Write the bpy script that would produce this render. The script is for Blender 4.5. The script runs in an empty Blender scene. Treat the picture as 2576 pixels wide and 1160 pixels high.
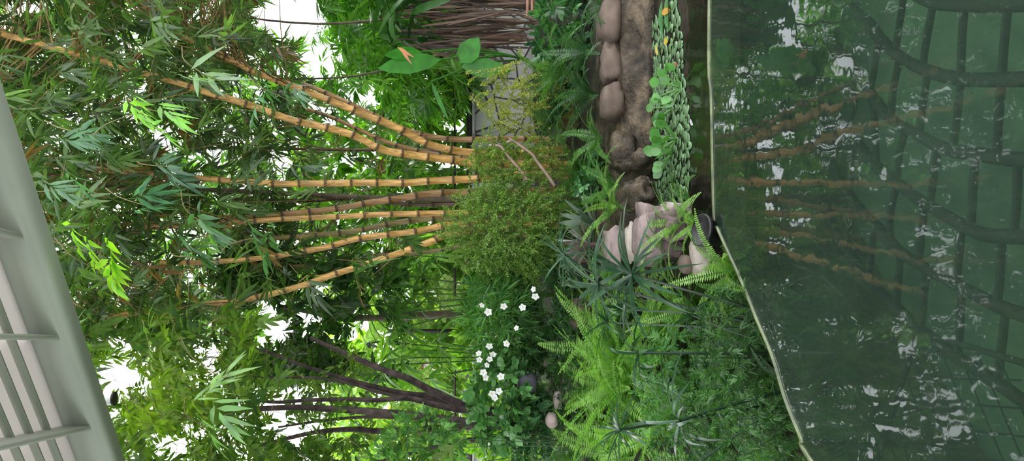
import bpy, math, random
import numpy as np
from mathutils import Vector, noise, Matrix
rng = np.random.default_rng(7)
random.seed(7)
sc = bpy.context.scene
COL = sc.collection
F = 1950.0; HX = 1150.0; CAMZ = 1.0
LOWZ = -0.12          # level of the lily pond

# ---------------------------------------------------------------- helpers
def P(x, y, d):
    """photo pixel + distance -> world point (photo is turned: world up is photo left)"""
    return np.array([(580.0 - y) / F * d, d, CAMZ + (HX - x) / F * d])
def G(x, y, z):
    """photo pixel on the horizontal plane z"""
    d = (z - CAMZ) * F / (HX - x)
    return P(x, y, d)
def PA(x, y, d):
    x = np.asarray(x, float); y = np.asarray(y, float); d = np.asarray(d, float)
    return np.stack([(580.0 - y) / F * d, d, CAMZ + (HX - x) / F * d], -1)
def px(p):
    p = np.asarray(p)
    return HX - (p[..., 2] - CAMZ) * F / p[..., 1], 580 - p[..., 0] * F / p[..., 1]
def nrm(a):
    a = np.asarray(a, float)
    return a / np.maximum(np.linalg.norm(a, axis=-1, keepdims=True), 1e-9)
def smooth(pts, n):
    """Catmull-Rom resample of a polyline into n points"""
    p = np.asarray(pts, float); m = len(p)
    if m == 2:
        t = np.linspace(0, 1, n)[:, None]; return p[0] * (1 - t) + p[1] * t
    q = np.vstack([2 * p[0] - p[1], p, 2 * p[-1] - p[-2]])
    t = np.linspace(0, m - 1 - 1e-6, n); i = t.astype(int); f = (t - i)[:, None]
    a, b, c, d = q[i], q[i + 1], q[i + 2], q[i + 3]
    return .5 * (2 * b + (c - a) * f + (2 * a - 5 * b + 4 * c - d) * f ** 2 + (3 * b - a - 3 * c + d) * f ** 3)

class MB:
    def __init__(s):
        s.v = []; s.c = []; s.f = []; s.fn = []; s.mi = []; s.n = 0
    def add(s, v, faces, col=(1, 1, 1), mi=0):
        """faces: list of int arrays of shape (k, 3) or (k, 4)"""
        v = np.asarray(v, float).reshape(-1, 3)
        c = np.broadcast_to(np.asarray(col, float), (len(v), 3))
        s.v.append(v); s.c.append(c)
        for f in faces:
            f = np.asarray(f, int)
            s.f.append((f + s.n).ravel()); s.fn.append(np.full(len(f), f.shape[1]))
            s.mi.append(np.broadcast_to(np.asarray(mi), (len(f),)))
        s.n += len(v)
        return s
    def mesh(s, name, mats, flat=False):
        me = bpy.data.meshes.new(name)
        v = np.concatenate(s.v); c = np.concatenate(s.c); f = np.concatenate(s.f); fn = np.concatenate(s.fn); mi = np.concatenate(s.mi)
        me.vertices.add(len(v)); me.vertices.foreach_set('co', v.astype(np.float32).ravel())
        me.loops.add(len(f)); me.loops.foreach_set('vertex_index', f.astype(np.int32))
        me.polygons.add(len(fn))
        me.polygons.foreach_set('loop_start', (np.cumsum(fn) - fn).astype(np.int32))
        me.polygons.foreach_set('loop_total', fn.astype(np.int32))
        me.polygons.foreach_set('material_index', mi.astype(np.int32))
        me.polygons.foreach_set('use_smooth', np.full(len(fn), not flat))
        a = me.color_attributes.new('col', 'FLOAT_COLOR', 'POINT')
        a.data.foreach_set('color', np.hstack([c, np.ones((len(c), 1))]).astype(np.float32).ravel())
        for m in (mats if isinstance(mats, (list, tuple)) else [mats]): me.materials.append(m)
        me.update(calc_edges=True); me.validate()
        return me
    def obj(s, name, mats, parent=None, loc=None, flat=False):
        o = bpy.data.objects.new(name, s.mesh(name, mats, flat)); COL.objects.link(o)
        if loc is not None: o.location = Vector([float(q) for q in loc])
        if parent is not None: o.parent = parent
        return o
    # -- shapes
    def tube(s, pts, r, sides=6, col=(1, 1, 1), mi=0, cap=True):
        p = np.asarray(pts, float); n = len(p); r = np.broadcast_to(np.asarray(r, float), (n,))
        t = nrm(np.gradient(p, axis=0))
        ref = np.array([0, 0, 1.]) if abs(t[:, 2]).mean() < .8 else np.array([1., 0, 0])
        a = nrm(np.cross(t, ref)); b = np.cross(t, a)
        th = np.arange(sides) / sides * 2 * math.pi
        v = p[:, None] + r[:, None, None] * (a[:, None] * np.cos(th)[None, :, None] + b[:, None] * np.sin(th)[None, :, None])
        i = np.arange(n - 1)[:, None] * sides; k = np.arange(sides)[None]; k2 = (k + 1) % sides
        f = np.stack([i + k, i + k2, i + sides + k2, i + sides + k], -1).reshape(-1, 4)
        m = mi if np.ndim(mi) == 0 else np.repeat(np.asarray(mi), sides)
        c = col if np.ndim(col) == 1 else np.repeat(np.asarray(col), sides, 0)
        s.add(v.reshape(-1, 3), [f], c, m)
        if cap and sides > 3:
            for e in (0, n - 1):
                o = s.n
                cc = c if np.ndim(c) == 1 else c[e * sides:(e + 1) * sides]
                s.add(v[e], [np.array([[0, q, q + 1] for q in range(1, sides - 1)])], cc, mi if np.ndim(mi) == 0 else 0)
        return s
    def box(s, lo, hi, col=(1, 1, 1), mi=0):
        x0, y0, z0 = lo; x1, y1, z1 = hi
        v = [(x0, y0, z0), (x1, y0, z0), (x1, y1, z0), (x0, y1, z0), (x0, y0, z1), (x1, y0, z1), (x1, y1, z1), (x0, y1, z1)]
        s.add(v, [np.array([[0, 3, 2, 1], [4, 5, 6, 7], [0, 1, 5, 4], [1, 2, 6, 5], [2, 3, 7, 6], [3, 0, 4, 7]])], col, mi); return s
    def beam(s, a, b, side, w, z0, z1, col=(1, 1, 1)):
        """bar with a vertical cross-section from a to b (xy), extends w toward side"""
        a = np.array(a[:2]); b = np.array(b[:2]); sd = np.array(side[:2]) * w
        q = [a, b, b + sd, a + sd]
        v = [(p[0], p[1], z0) for p in q] + [(p[0], p[1], z1) for p in q]
        s.add(v, [np.array([[0, 3, 2, 1], [4, 5, 6, 7], [0, 1, 5, 4], [1, 2, 6, 5], [2, 3, 7, 6], [3, 0, 4, 7]])], col); return s
    # leaf with a midrib fold and droop; all arguments are arrays over n leaves
    def leaves(s, p, d, u, L, W, droop, col, shape='lance'):
        n = len(p); d = nrm(d); sd = nrm(np.cross(d, u)); nn = np.cross(sd, d)
        L = np.broadcast_to(L, (n,)); W = np.broadcast_to(W, (n,)); droop = np.broadcast_to(droop, (n,))
        if shape == 'tiny':
            T = np.array([[0, 0, 0], [.45, 1, .1], [1, 0, 0], [.45, -1, .1]])
            fs = [np.array([[0, 1, 2], [0, 2, 3]])]
        elif shape == 'ovate':
            T = np.array([[0, 0, 0], [.2, .75, .12], [.2, 0, 0], [.2, -.75, .12], [.5, 1, .15], [.5, 0, 0], [.5, -1, .15], [.8, .6, .08], [.8, 0, 0], [.8, -.6, .08], [1, 0, 0]])
            fs = [np.array([[0, 1, 2], [0, 2, 3], [7, 10, 8], [8, 10, 9]]), np.array([[1, 4, 5, 2], [2, 5, 6, 3], [4, 7, 8, 5], [5, 8, 9, 6]])]
        elif shape == 'strap':
            T = []
            for t, w in ((0, .5), (.2, .9), (.4, 1), (.6, .95), (.8, .7), (1, .08)): T += [[t, w, .12 * w], [t, 0, 0], [t, -w, .12 * w]]
            T = np.array(T); q = []
            for k in range(5): q += [[3 * k, 3 * k + 3, 3 * k + 4, 3 * k + 1], [3 * k + 1, 3 * k + 4, 3 * k + 5, 3 * k + 2]]
            fs = [np.array(q)]
        else:
            T = np.array([[0, 0, 0], [.28, 1, .22], [.28, 0, 0], [.28, -1, .22], [.64, .72, .16], [.64, 0, 0], [.64, -.72, .16], [1, 0, 0]])
            fs = [np.array([[0, 1, 2], [0, 2, 3], [4, 7, 5], [5, 7, 6]]), np.array([[1, 4, 5, 2], [2, 5, 6, 3]])]
        t = T[:, 0][None, :, None]; w = T[:, 1][None, :, None]; z = T[:, 2][None, :, None]
        Lx = L[:, None, None]; Wx = W[:, None, None]; dr = droop[:, None, None]
        v = p[:, None] + d[:, None] * (t * Lx) * (1 - .25 * dr * t) + sd[:, None] * (w * Wx) + nn[:, None] * (z * Wx)
        v = v + np.array([0, 0, -1.])[None, None] * (dr * Lx * t ** 2)
        k = len(T); off = (np.arange(n) * k)[:, None, None]
        c = np.repeat(np.broadcast_to(np.asarray(col, float), (n, 3)), k, 0)
        s.add(v.reshape(-1, 3), [(off + f[None]).reshape(-1, f.shape[1]) for f in fs], c); return s

def tag(o, label, cat, group=None, kind=None):
    o['label'] = label; o['category'] = cat
    if group: o['group'] = group
    if kind: o['kind'] = kind
    return o
def empty(name, loc, label, cat, group=None):
    o = bpy.data.objects.new(name, None); COL.objects.link(o); o.location = Vector([float(q) for q in loc])
    o.empty_display_size = .1
    return tag(o, label, cat, group)
def struct(o):
    o['kind'] = 'structure'; return o
def rot_inst(name, me, parent, loc, mat):
    o = bpy.data.objects.new(name, me); COL.objects.link(o); o.parent = parent
    o.matrix_local = Matrix.Translation(Vector([float(q) for q in loc])) @ mat
    return o

# ---------------------------------------------------------------- materials
def mat(name):
    m = bpy.data.materials.new(name); m.use_nodes = True
    nt = m.node_tree; nt.nodes.clear()
    return m, nt, nt.nodes, nt.links
def leafmat(name, trans=.35, rough=.38, boost=(1.7, 1.9, .8), spec=.5, vary=.25):
    m, nt, N, Lk = mat(name)
    out = N.new('ShaderNodeOutputMaterial'); at = N.new('ShaderNodeAttribute'); at.attribute_name = 'col'
    no = N.new('ShaderNodeTexNoise'); no.inputs['Scale'].default_value = 14; tc = N.new('ShaderNodeTexCoord'); Lk.new(tc.outputs['Object'], no.inputs['Vector'])
    mr = N.new('ShaderNodeMapRange'); mr.inputs['From Min'].default_value = .3; mr.inputs['From Max'].default_value = .7
    mr.inputs['To Min'].default_value = 1 - vary; mr.inputs['To Max'].default_value = 1 + vary; Lk.new(no.outputs['Fac'], mr.inputs['Value'])
    mu = N.new('ShaderNodeVectorMath'); mu.operation = 'SCALE'; Lk.new(at.outputs['Color'], mu.inputs[0]); Lk.new(mr.outputs[0], mu.inputs['Scale'])
    pb = N.new('ShaderNodeBsdfPrincipled'); pb.inputs['Roughness'].default_value = rough; pb.inputs['Specular IOR Level'].default_value = spec
    Lk.new(mu.outputs[0], pb.inputs['Base Color'])
    if trans > 0:
        tm = N.new('ShaderNodeVectorMath'); tm.operation = 'MULTIPLY'; tm.inputs[1].default_value = boost; Lk.new(mu.outputs[0], tm.inputs[0])
        tr = N.new('ShaderNodeBsdfTranslucent'); Lk.new(tm.outputs[0], tr.inputs['Color'])
        mx = N.new('ShaderNodeMixShader'); mx.inputs[0].default_value = trans
        Lk.new(pb.outputs[0], mx.inputs[1]); Lk.new(tr.outputs[0], mx.inputs[2]); Lk.new(mx.outputs[0], out.inputs['Surface'])
    else: Lk.new(pb.outputs[0], out.inputs['Surface'])
    return m
def noisemat(name, c1, c2, c3=None, scale=6, rough=.8, bump=.4, spec=.3, coords='Object', detail=8, dist=.02):
    m, nt, N, Lk = mat(name)
    out = N.new('ShaderNodeOutputMaterial'); tc = N.new('ShaderNodeTexCoord')
    no = N.new('ShaderNodeTexNoise'); no.inputs['Scale'].default_value = scale; no.inputs['Detail'].default_value = detail; no.inputs['Roughness'].default_value = .6
    Lk.new(tc.outputs[coords], no.inputs['Vector'])
    cr = N.new('ShaderNodeValToRGB'); e = cr.color_ramp.elements
    e[0].position = .34; e[0].color = (*c1, 1); e[1].position = .66; e[1].color = (*c2, 1)
    if c3: q = cr.color_ramp.elements.new(.5); q.color = (*c3, 1)
    Lk.new(no.outputs['Fac'], cr.inputs[0])
    pb = N.new('ShaderNodeBsdfPrincipled'); pb.inputs['Roughness'].default_value = rough; pb.inputs['Specular IOR Level'].default_value = spec
    Lk.new(cr.outputs[0], pb.inputs['Base Color'])
    if bump:
        n2 = N.new('ShaderNodeTexNoise'); n2.inputs['Scale'].default_value = scale * 5; n2.inputs['Detail'].default_value = 6; Lk.new(tc.outputs[coords], n2.inputs['Vector'])
        bp = N.new('ShaderNodeBump'); bp.inputs['Strength'].default_value = bump; bp.inputs['Distance'].default_value = dist
        Lk.new(n2.outputs['Fac'], bp.inputs['Height']); Lk.new(bp.outputs[0], pb.inputs['Normal'])
    Lk.new(pb.outputs[0], out.inputs['Surface'])
    return m
def culmmat(name):
    m, nt, N, Lk = mat(name)
    out = N.new('ShaderNodeOutputMaterial'); at = N.new('ShaderNodeAttribute'); at.attribute_name = 'col'
    tc = N.new('ShaderNodeTexCoord'); mp = N.new('ShaderNodeMapping'); mp.inputs['Scale'].default_value = (60, 60, 4); Lk.new(tc.outputs['Object'], mp.inputs['Vector'])
    no = N.new('ShaderNodeTexNoise'); no.inputs['Scale'].default_value = 1; Lk.new(mp.outputs[0], no.inputs['Vector'])
    mr = N.new('ShaderNodeMapRange'); mr.inputs['From Min'].default_value = .35; mr.inputs['From Max'].default_value = .65; mr.inputs['To Min'].default_value = .6; mr.inputs['To Max'].default_value = 1.25
    Lk.new(no.outputs['Fac'], mr.inputs['Value'])
    mu = N.new('ShaderNodeVectorMath'); mu.operation = 'SCALE'; Lk.new(at.outputs['Color'], mu.inputs[0]); Lk.new(mr.outputs[0], mu.inputs['Scale'])
    pb = N.new('ShaderNodeBsdfPrincipled'); pb.inputs['Roughness'].default_value = .4; Lk.new(mu.outputs[0], pb.inputs['Base Color'])
    Lk.new(pb.outputs[0], out.inputs['Surface']); return m

M = {}
M['leaf'] = leafmat('bamboo_leaf', .4, .3, (1.6, 2.0, .5), spec=.8)
M['tree'] = leafmat('tree_leaf', .45, .4, (1.7, 1.9, .6))
M['fern'] = leafmat('fern_leaf', .35, .36, (1.5, 1.8, .6), spec=.6)
M['gloss'] = leafmat('glossy_leaf', .25, .25, (1.4, 1.8, .6), spec=.7)
M['dry'] = leafmat('dry_leaf', .2, .6, (1.4, 1.2, .9))
M['petal'] = leafmat('petal', .3, .6, (1, 1, 1), vary=.04)
M['wood'] = leafmat('twig_bark', 0, .75, vary=.35)
M['culm'] = culmmat('bamboo_culm_skin')
M['bark'] = noisemat('dark_bark', (.025, .018, .018), (.11, .08, .075), scale=14, bump=.6)
M['soil'] = noisemat('garden_soil', (.012, .014, .008), (.06, .06, .03), (.03, .028, .018), scale=5, bump=.8)
M['ledge'] = noisemat('wet_rock', (.02, .016, .012), (.16, .12, .08), (.06, .046, .032), scale=9, rough=.55, bump=.9)
M['boulder'] = noisemat('brown_boulder', (.05, .038, .032), (.17, .125, .1), scale=3, rough=.75, bump=.35)
M['pink'] = noisemat('pink_rock', (.08, .06, .055), (.36, .28, .27), (.22, .17, .16), scale=4, rough=.75, bump=.5)
M['purple'] = noisemat('purple_rock', (.05, .032, .034), (.24, .17, .18), (.12, .08, .085), scale=6, rough=.7, bump=.8)
M['cream'] = noisemat('cream_rock', (.22, .18, .15), (.5, .44, .39), scale=5, rough=.8, bump=.4)
M['slate'] = noisemat('dark_slate', (.035, .035, .04), (.075, .075, .09), scale=5, rough=.6, bump=.15)
M['pot'] = noisemat('black_plastic', (.013, .012, .014), (.025, .022, .028), scale=30, rough=.35, bump=.05, spec=.5)
M['moss'] = noisemat('moss', (.03, .07, .01), (.14, .2, .03), (.12, .07, .035), scale=9, rough=.95, bump=1)
M['roof'] = noisemat('painted_beam', (.3, .34, .28), (.35, .39, .32), scale=2, rough=.6, bump=.03)
M['rafter'] = noisemat('painted_rafter', (.62, .62, .58), (.68, .68, .63), scale=2, rough=.6, bump=.03)
M['panel'] = noisemat('ceiling_panel', (.62, .57, .55), (.68, .63, .6), scale=1.5, rough=.7, bump=.02)
M['black'] = noisemat('dark_metal', (.012, .01, .01), (.03, .025, .02), scale=20, rough=.5, bump=.1)
M['steel'] = noisemat('galvanised_pipe', (.3, .3, .3), (.45, .45, .45), scale=10, rough=.35, bump=.05)
M['white'] = noisemat('white_plastic', (.7, .7, .7), (.8, .8, .8), scale=10, rough=.4, bump=0)
M['rib'] = noisemat('submerged_dark_bar', (.008, .012, .01), (.018, .024, .02), scale=8, rough=.8, bump=.2)
M['deck'] = noisemat('stone_deck', (.2, .19, .17), (.3, .29, .26), scale=4, rough=.8, bump=.2)
M['plaster'] = noisemat('pale_plaster', (.6, .55, .53), (.75, .7, .68), scale=1, rough=.9, bump=.1)
M['tile'] = noisemat('clay_tile', (.3, .13, .1), (.5, .25, .2), scale=8, rough=.8, bump=.3)

m, nt, N, Lk = mat('translucent_ceiling_sheet'); M['panel'] = m
out = N.new('ShaderNodeOutputMaterial'); tc = N.new('ShaderNodeTexCoord'); no = N.new('ShaderNodeTexNoise'); no.inputs['Scale'].default_value = 1.5; Lk.new(tc.outputs['Object'], no.inputs['Vector'])
cr = N.new('ShaderNodeValToRGB'); cr.color_ramp.elements[0].color = (.8, .76, .75, 1); cr.color_ramp.elements[1].color = (.86, .82, .81, 1); Lk.new(no.outputs['Fac'], cr.inputs[0])
df = N.new('ShaderNodeBsdfDiffuse'); tr = N.new('ShaderNodeBsdfTranslucent'); mx = N.new('ShaderNodeMixShader'); mx.inputs[0].default_value = .34
Lk.new(cr.outputs[0], df.inputs['Color']); Lk.new(cr.outputs[0], tr.inputs['Color']); Lk.new(df.outputs[0], mx.inputs[1]); Lk.new(tr.outputs[0], mx.inputs[2]); Lk.new(mx.outputs[0], out.inputs['Surface'])

# crazy paving cladding
m, nt, N, Lk = mat('crazy_paving_stone'); M['stone'] = m
out = N.new('ShaderNodeOutputMaterial'); tc = N.new('ShaderNodeTexCoord')
vo = N.new('ShaderNodeTexVoronoi'); vo.feature = 'DISTANCE_TO_EDGE'; vo.inputs['Scale'].default_value = 3.6
vc = N.new('ShaderNodeTexVoronoi'); vc.inputs['Scale'].default_value = 3.6
Lk.new(tc.outputs['Object'], vo.inputs['Vector']); Lk.new(tc.outputs['Object'], vc.inputs['Vector'])
r1 = N.new('ShaderNodeValToRGB'); r1.color_ramp.elements[0].position = .025; r1.color_ramp.elements[1].position = .04; Lk.new(vo.outputs['Distance'], r1.inputs[0])
sp = N.new('ShaderNodeSeparateColor'); Lk.new(vc.outputs['Color'], sp.inputs[0])
r2 = N.new('ShaderNodeValToRGB'); r2.color_ramp.elements[0].color = (.3, .31, .3, 1); r2.color_ramp.elements[1].color = (.55, .55, .52, 1); Lk.new(sp.outputs[0], r2.inputs[0])
mx = N.new('ShaderNodeMix'); mx.data_type = 'RGBA'; mx.inputs['A'].default_value = (.05, .05, .045, 1); Lk.new(r1.outputs[0], mx.inputs['Factor']); Lk.new(r2.outputs[0], mx.inputs['B'])
pb = N.new('ShaderNodeBsdfPrincipled'); pb.inputs['Roughness'].default_value = .8; Lk.new(mx.outputs['Result'], pb.inputs['Base Color'])
bp = N.new('ShaderNodeBump'); bp.inputs['Strength'].default_value = .6; bp.inputs['Distance'].default_value = .02; Lk.new(r1.outputs[0], bp.inputs['Height']); Lk.new(bp.outputs[0], pb.inputs['Normal'])
Lk.new(pb.outputs[0], out.inputs['Surface'])

def watermat(name, murk, murkfac, tint, bump, scale, rough=.02):
    m, nt, N, Lk = mat(name)
    out = N.new('ShaderNodeOutputMaterial'); tc = N.new('ShaderNodeTexCoord')
    n1 = N.new('ShaderNodeTexNoise'); n1.inputs['Scale'].default_value = scale; n1.inputs['Detail'].default_value = 2
    Lk.new(tc.outputs['Object'], n1.inputs['Vector'])
    bp = N.new('ShaderNodeBump'); bp.inputs['Strength'].default_value = bump; bp.inputs['Distance'].default_value = .01; Lk.new(n1.outputs['Fac'], bp.inputs['Height'])
    fr = N.new('ShaderNodeFresnel'); fr.inputs['IOR'].default_value = 1.48; Lk.new(bp.outputs[0], fr.inputs['Normal'])
    gl = N.new('ShaderNodeBsdfGlossy'); gl.inputs['Roughness'].default_value = rough; gl.inputs['Color'].default_value = (.95, .97, 1, 1); Lk.new(bp.outputs[0], gl.inputs['Normal'])
    tr = N.new('ShaderNodeBsdfTransparent'); tr.inputs['Color'].default_value = (*tint, 1)
    df = N.new('ShaderNodeBsdfDiffuse')
    n2 = N.new('ShaderNodeTexNoise'); n2.inputs['Scale'].default_value = 1.7; Lk.new(tc.outputs['Object'], n2.inputs['Vector'])
    cr = N.new('ShaderNodeValToRGB'); cr.color_ramp.elements[0].position = .35; cr.color_ramp.elements[1].position = .65
    cr.color_ramp.elements[0].color = (*[q * .8 for q in murk], 1); cr.color_ramp.elements[1].color = (*[q * 1.15 for q in murk], 1)
    Lk.new(n2.outputs['Fac'], cr.inputs[0]); Lk.new(cr.outputs[0], df.inputs['Color'])
    m1 = N.new('ShaderNodeMixShader'); m1.inputs[0].default_value = murkfac; Lk.new(tr.outputs[0], m1.inputs[1]); Lk.new(df.outputs[0], m1.inputs[2])
    m2 = N.new('ShaderNodeMixShader'); Lk.new(fr.outputs[0], m2.inputs[0]); Lk.new(m1.outputs[0], m2.inputs[1]); Lk.new(gl.outputs[0], m2.inputs[2])
    Lk.new(m2.outputs[0], out.inputs['Surface']); return m
M['pool'] = watermat('pool_water', (.032, .055, .042), .36, (.8, .95, .85), .08, 8)
M['pond'] = watermat('pond_water', (.014, .014, .009), .75, (.5, .55, .4), .25, 9, .08)
M['poolfloor'] = noisemat('pool_floor_algae', (.07, .13, .085), (.13, .215, .14), scale=2.5, rough=.9, bump=.2)
M['glass'] = noisemat('algae_stained_glass_edge', (.03, .045, .015), (.17, .2, .09), (.08, .11, .035), scale=9, rough=.25, bump=.1, spec=.8)

# ---------------------------------------------------------------- world, camera
w = bpy.data.worlds.new('overcast_sky'); sc.world = w; w.use_nodes = True
N = w.node_tree.nodes; Lk = w.node_tree.links; N.clear()
wo = N.new('ShaderNodeOutputWorld'); bg = N.new('ShaderNodeBackground'); tc = N.new('ShaderNodeTexCoord'); no = N.new('ShaderNodeTexNoise'); no.inputs['Scale'].default_value = 2
cr = N.new('ShaderNodeValToRGB'); cr.color_ramp.elements[0].color = (.9, .95, 1, 1); cr.color_ramp.elements[1].color = (1, 1, 1, 1)
Lk.new(tc.outputs['Generated'], no.inputs['Vector']); Lk.new(no.outputs['Fac'], cr.inputs[0]); Lk.new(cr.outputs[0], bg.inputs['Color'])
bg.inputs['Strength'].default_value = 2.7; Lk.new(bg.outputs[0], wo.inputs['Surface'])
sc.view_settings.view_transform = 'Standard'; sc.view_settings.look = 'None'; sc.view_settings.gamma = 1; sc.view_settings.use_curve_mapping = False
sc.view_settings.exposure = 0.25
sc.cycles.max_bounces = 6; sc.cycles.diffuse_bounces = 3; sc.cycles.transmission_bounces = 3; sc.cycles.transparent_max_bounces = 6; sc.cycles.adaptive_threshold = .07
cam = bpy.data.cameras.new('camera'); co = bpy.data.objects.new('camera', cam); COL.objects.link(co)
cam.sensor_fit = 'HORIZONTAL'; cam.sensor_width = 36; cam.lens = F / 2576 * 36; cam.clip_start = .05; cam.shift_x = (1288 - HX) / 2576
co.matrix_world = Matrix(((0, 1, 0, 0), (0, 0, -1, 0), (-1, 0, 0, CAMZ), (0, 0, 0, 1)))
sc.camera = co
sun = bpy.data.lights.new('hazy_sun', 'SUN'); sun.energy = 4.0; sun.angle = math.radians(14); sun.color = (1, .97, .9)
so = bpy.data.objects.new('hazy_sun', sun); COL.objects.link(so); so.rotation_euler = (math.radians(-28), math.radians(18), 0)

# ---------------------------------------------------------------- ground, pools
rim_px = [(1785, 0), (1790, 250), (1797, 545), (1806, 575), (1835, 640), (1868, 712), (1905, 805), (1945, 900), (1975, 1000), (2015, 1100), (2042, 1160)]
rim = [G(x, y, 0) for x, y in rim_px]
rim = [np.array([3.2, rim[0][1] - .15, 0])] + rim + [np.array([-.86, 1.55, 0]), np.array([-1.3, .35, 0])]
rimxy = np.array([p[:2] for p in rim])
def inpoly(x, y, poly):
    r = np.zeros(np.shape(x), bool); n = len(poly)
    for i in range(n):
        x1, y1 = poly[i]; x2, y2 = poly[(i + 1) % n]
        if y1 == y2: continue
        c = ((y1 > y) != (y2 > y)) & (x < (x2 - x1) * (y - y1) / (y2 - y1) + x1); r ^= c
    return r
poolpoly = np.vstack([rimxy, [[3.2, .35]]])
def gz(x, y):
    x = np.asarray(x, float); y = np.asarray(y, float)
    z = np.interp(y, [2.0, 2.6, 3.2, 4, 5, 6, 9, 16], [-.3, -.26, -.2, -.1, .03, .09, .08, .1])
    z = z + .03 * np.sin(x * 3.1 + y) + .02 * np.sin(y * 5.3 - x * 2)
    # pond pit on the right
    s1 = np.clip((x - (-.05 + .12 * np.sin(y * 3))) / .18, 0, 1); s2 = np.clip((4.8 - y) / .1, 0, 1)
    s = s1 * s2; z = z * (1 - s) + (-.5) * s
    return z
gx, gy = np.meshgrid(np.arange(-7, 8.01, .09), np.arange(.35, 17, .09))
z = gz(gx, gy); ins = inpoly(gx, gy, poolpoly); z = np.where(ins, -.8, z)
z = z + .012 * rng.standard_normal(z.shape)
nx, ny = gx.shape[1], gx.shape[0]
ii = (np.arange(ny - 1)[:, None] * nx + np.arange(nx - 1)[None]).ravel()
b = MB(); b.add(np.stack([gx.ravel(), gy.ravel(), z.ravel()], -1), [np.stack([ii, ii + 1, ii + nx + 1, ii + nx], -1)])
struct(b.obj('ground', M['soil']))
b = MB(); b.box((-7, -4, -.75), (8, .35, -.02)); struct(b.obj('floor_deck', M['deck']))
def polyobj(name, poly, z, m):
    b = MB(); n = len(poly); c = poly.mean(0)
    v = [(c[0], c[1], z)] + [(p[0], p[1], z) for p in poly]
    b.add(v, [np.array([[0, 1 + i, 1 + (i + 1) % n] for i in range(n)])]); return b.obj(name, m, flat=True)
struct(polyobj('floor_pool', poolpoly, -.5, M['poolfloor']))
pw = struct(polyobj('pool_water', poolpoly, 0, M['pool']))
b = MB(); b.add([(-.35, 2.9, LOWZ), (7, 2.7, LOWZ), (7, 4.8, LOWZ), (-.35, 4.8, LOWZ)], [np.array([[0, 1, 2, 3]])]); struct(b.obj('pond_water', M['pond']))
# glass weir rim
b = MB(); rp = smooth(rim, 90); t = nrm(np.gradient(rp, axis=0)); nrmv = np.cross(t, [0, 0, 1.]); th = .006
prof = [(-th, -.6), (-th, .0), (-th * .6, .007), (th * .6, .007), (th, -.004), (th, -.6)]
vv = np.stack([rp + nrmv * a + np.array([0, 0, c]) for a, c in prof], 1); k = len(prof); n = len(rp)
i = np.arange(n - 1)[:, None] * k; kk = np.arange(k - 1)[None]
b.add(vv.reshape(-1, 3), [np.stack([i + kk, i + kk + 1, i + k + kk + 1, i + k + kk], -1).reshape(-1, 4)])
tag(b.obj('weir_edge', M['glass']), 'thin algae-stained glass edge along the brim of the green pool', 'pool edge')

# submerged lattice
ribs = [
 [(2040, -60), (2140, 20), (2184, 57), (2215, 98), (2267, 145), (2334, 178), (2422, 199), (2576, 199), (2700, 190)],
 [(2060, 30), (2107, 119), (2148, 181), (2190, 238), (2241, 300), (2298, 333), (2370, 372), (2438, 385), (2576, 403), (2700, 400)],
 [(2030, 120), (2070, 230), (2107, 305), (2153, 357), (2200, 414), (2257, 460), (2319, 507), (2407, 558), (2474, 590), (2576, 596), (2700, 600)],
 [(1990, 170), (2045, 320), (2086, 403), (2143, 502), (2215, 580), (2267, 637), (2345, 684), (2422, 725), (2505, 767), (2576, 793), (2700, 830)],
 [(1950, 207), (1993, 336), (2034, 429), (2065, 496), (2112, 600), (2143, 648), (2190, 710), (2246, 767), (2314, 829), (2396, 891), (2500, 958), (2576, 1010), (2700, 1090)],
 [(2230, -60), (2330, 0), (2430, 12), (2576, 10), (2700, 0)]]
bars = [[(2272, 0), (2257, 98), (2250, 150)], [(2345, 21), (2324, 145), (2328, 175)], [(2427, 5), (2420, 100), (2417, 195)], [(2536, 10), (2525, 120), (2520, 200)],
 [(2210, 100), (2200, 170), (2188, 235)], [(2262, 150), (2246, 233), (2243, 300)], [(2334, 178), (2322, 260), (2313, 335)], [(2417, 200), (2408, 290), (2396, 376)], [(2520, 207), (2512, 300), (2507, 392)],
 [(2145, 185), (2150, 260), (2130, 325)], [(2190, 240), (2200, 300), (2205, 410)], [(2277, 330), (2262, 390), (2257, 458)], [(2360, 370), (2348, 450), (2339, 515)], [(2453, 390), (2448, 470), (2443, 572)], [(2560, 403), (2558, 500), (2550, 594)],
 [(2100, 310), (2088, 400)], [(2153, 360), (2135, 480)], [(2257, 460), (2240, 540), (2240, 610)], [(2325, 510), (2318, 600), (2310, 660)], [(2420, 562), (2412, 650), (2405, 715)], [(2520, 596), (2515, 700), (2508, 768)],
 [(2143, 505), (2130, 620)], [(2200, 570), (2185, 700)], [(2265, 640), (2255, 770)], [(2330, 680), (2318, 828)], [(2420, 725), (2410, 898)], [(2530, 780), (2510, 960)]]
lat = empty('submerged_lattice', G(2300, 400, -.14), 'dark curved lattice of bars lying under the green pool water', 'lattice')
for pl, r in [(q, .016) for q in ribs] + [(q, .0085) for q in bars]:
    pts = smooth([G(x, y, -.13) for x, y in pl], 5 * len(pl)); c = np.array(lat.location)
    b = MB(); b.tube(pts - c, r, 6); b.obj('rib' if r > .01 else 'cross_bar', M['rib'], lat)
ml = empty('submerged_mesh_panel', G(2400, 1050, -.12), 'fine diamond wire panel under water by the near left brim', 'wire panel')
ca = G(2310, 835, -.12)[:2]; cb = G(2195, 1200, -.12)[:2]; cc = G(2700, 1500, -.12)[:2]; cd = G(2700, 950, -.12)[:2]
quad = np.array([ca, cb, cc, cd]); b = MB(); c0 = np.array(ml.location); bw = MB()
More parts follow.
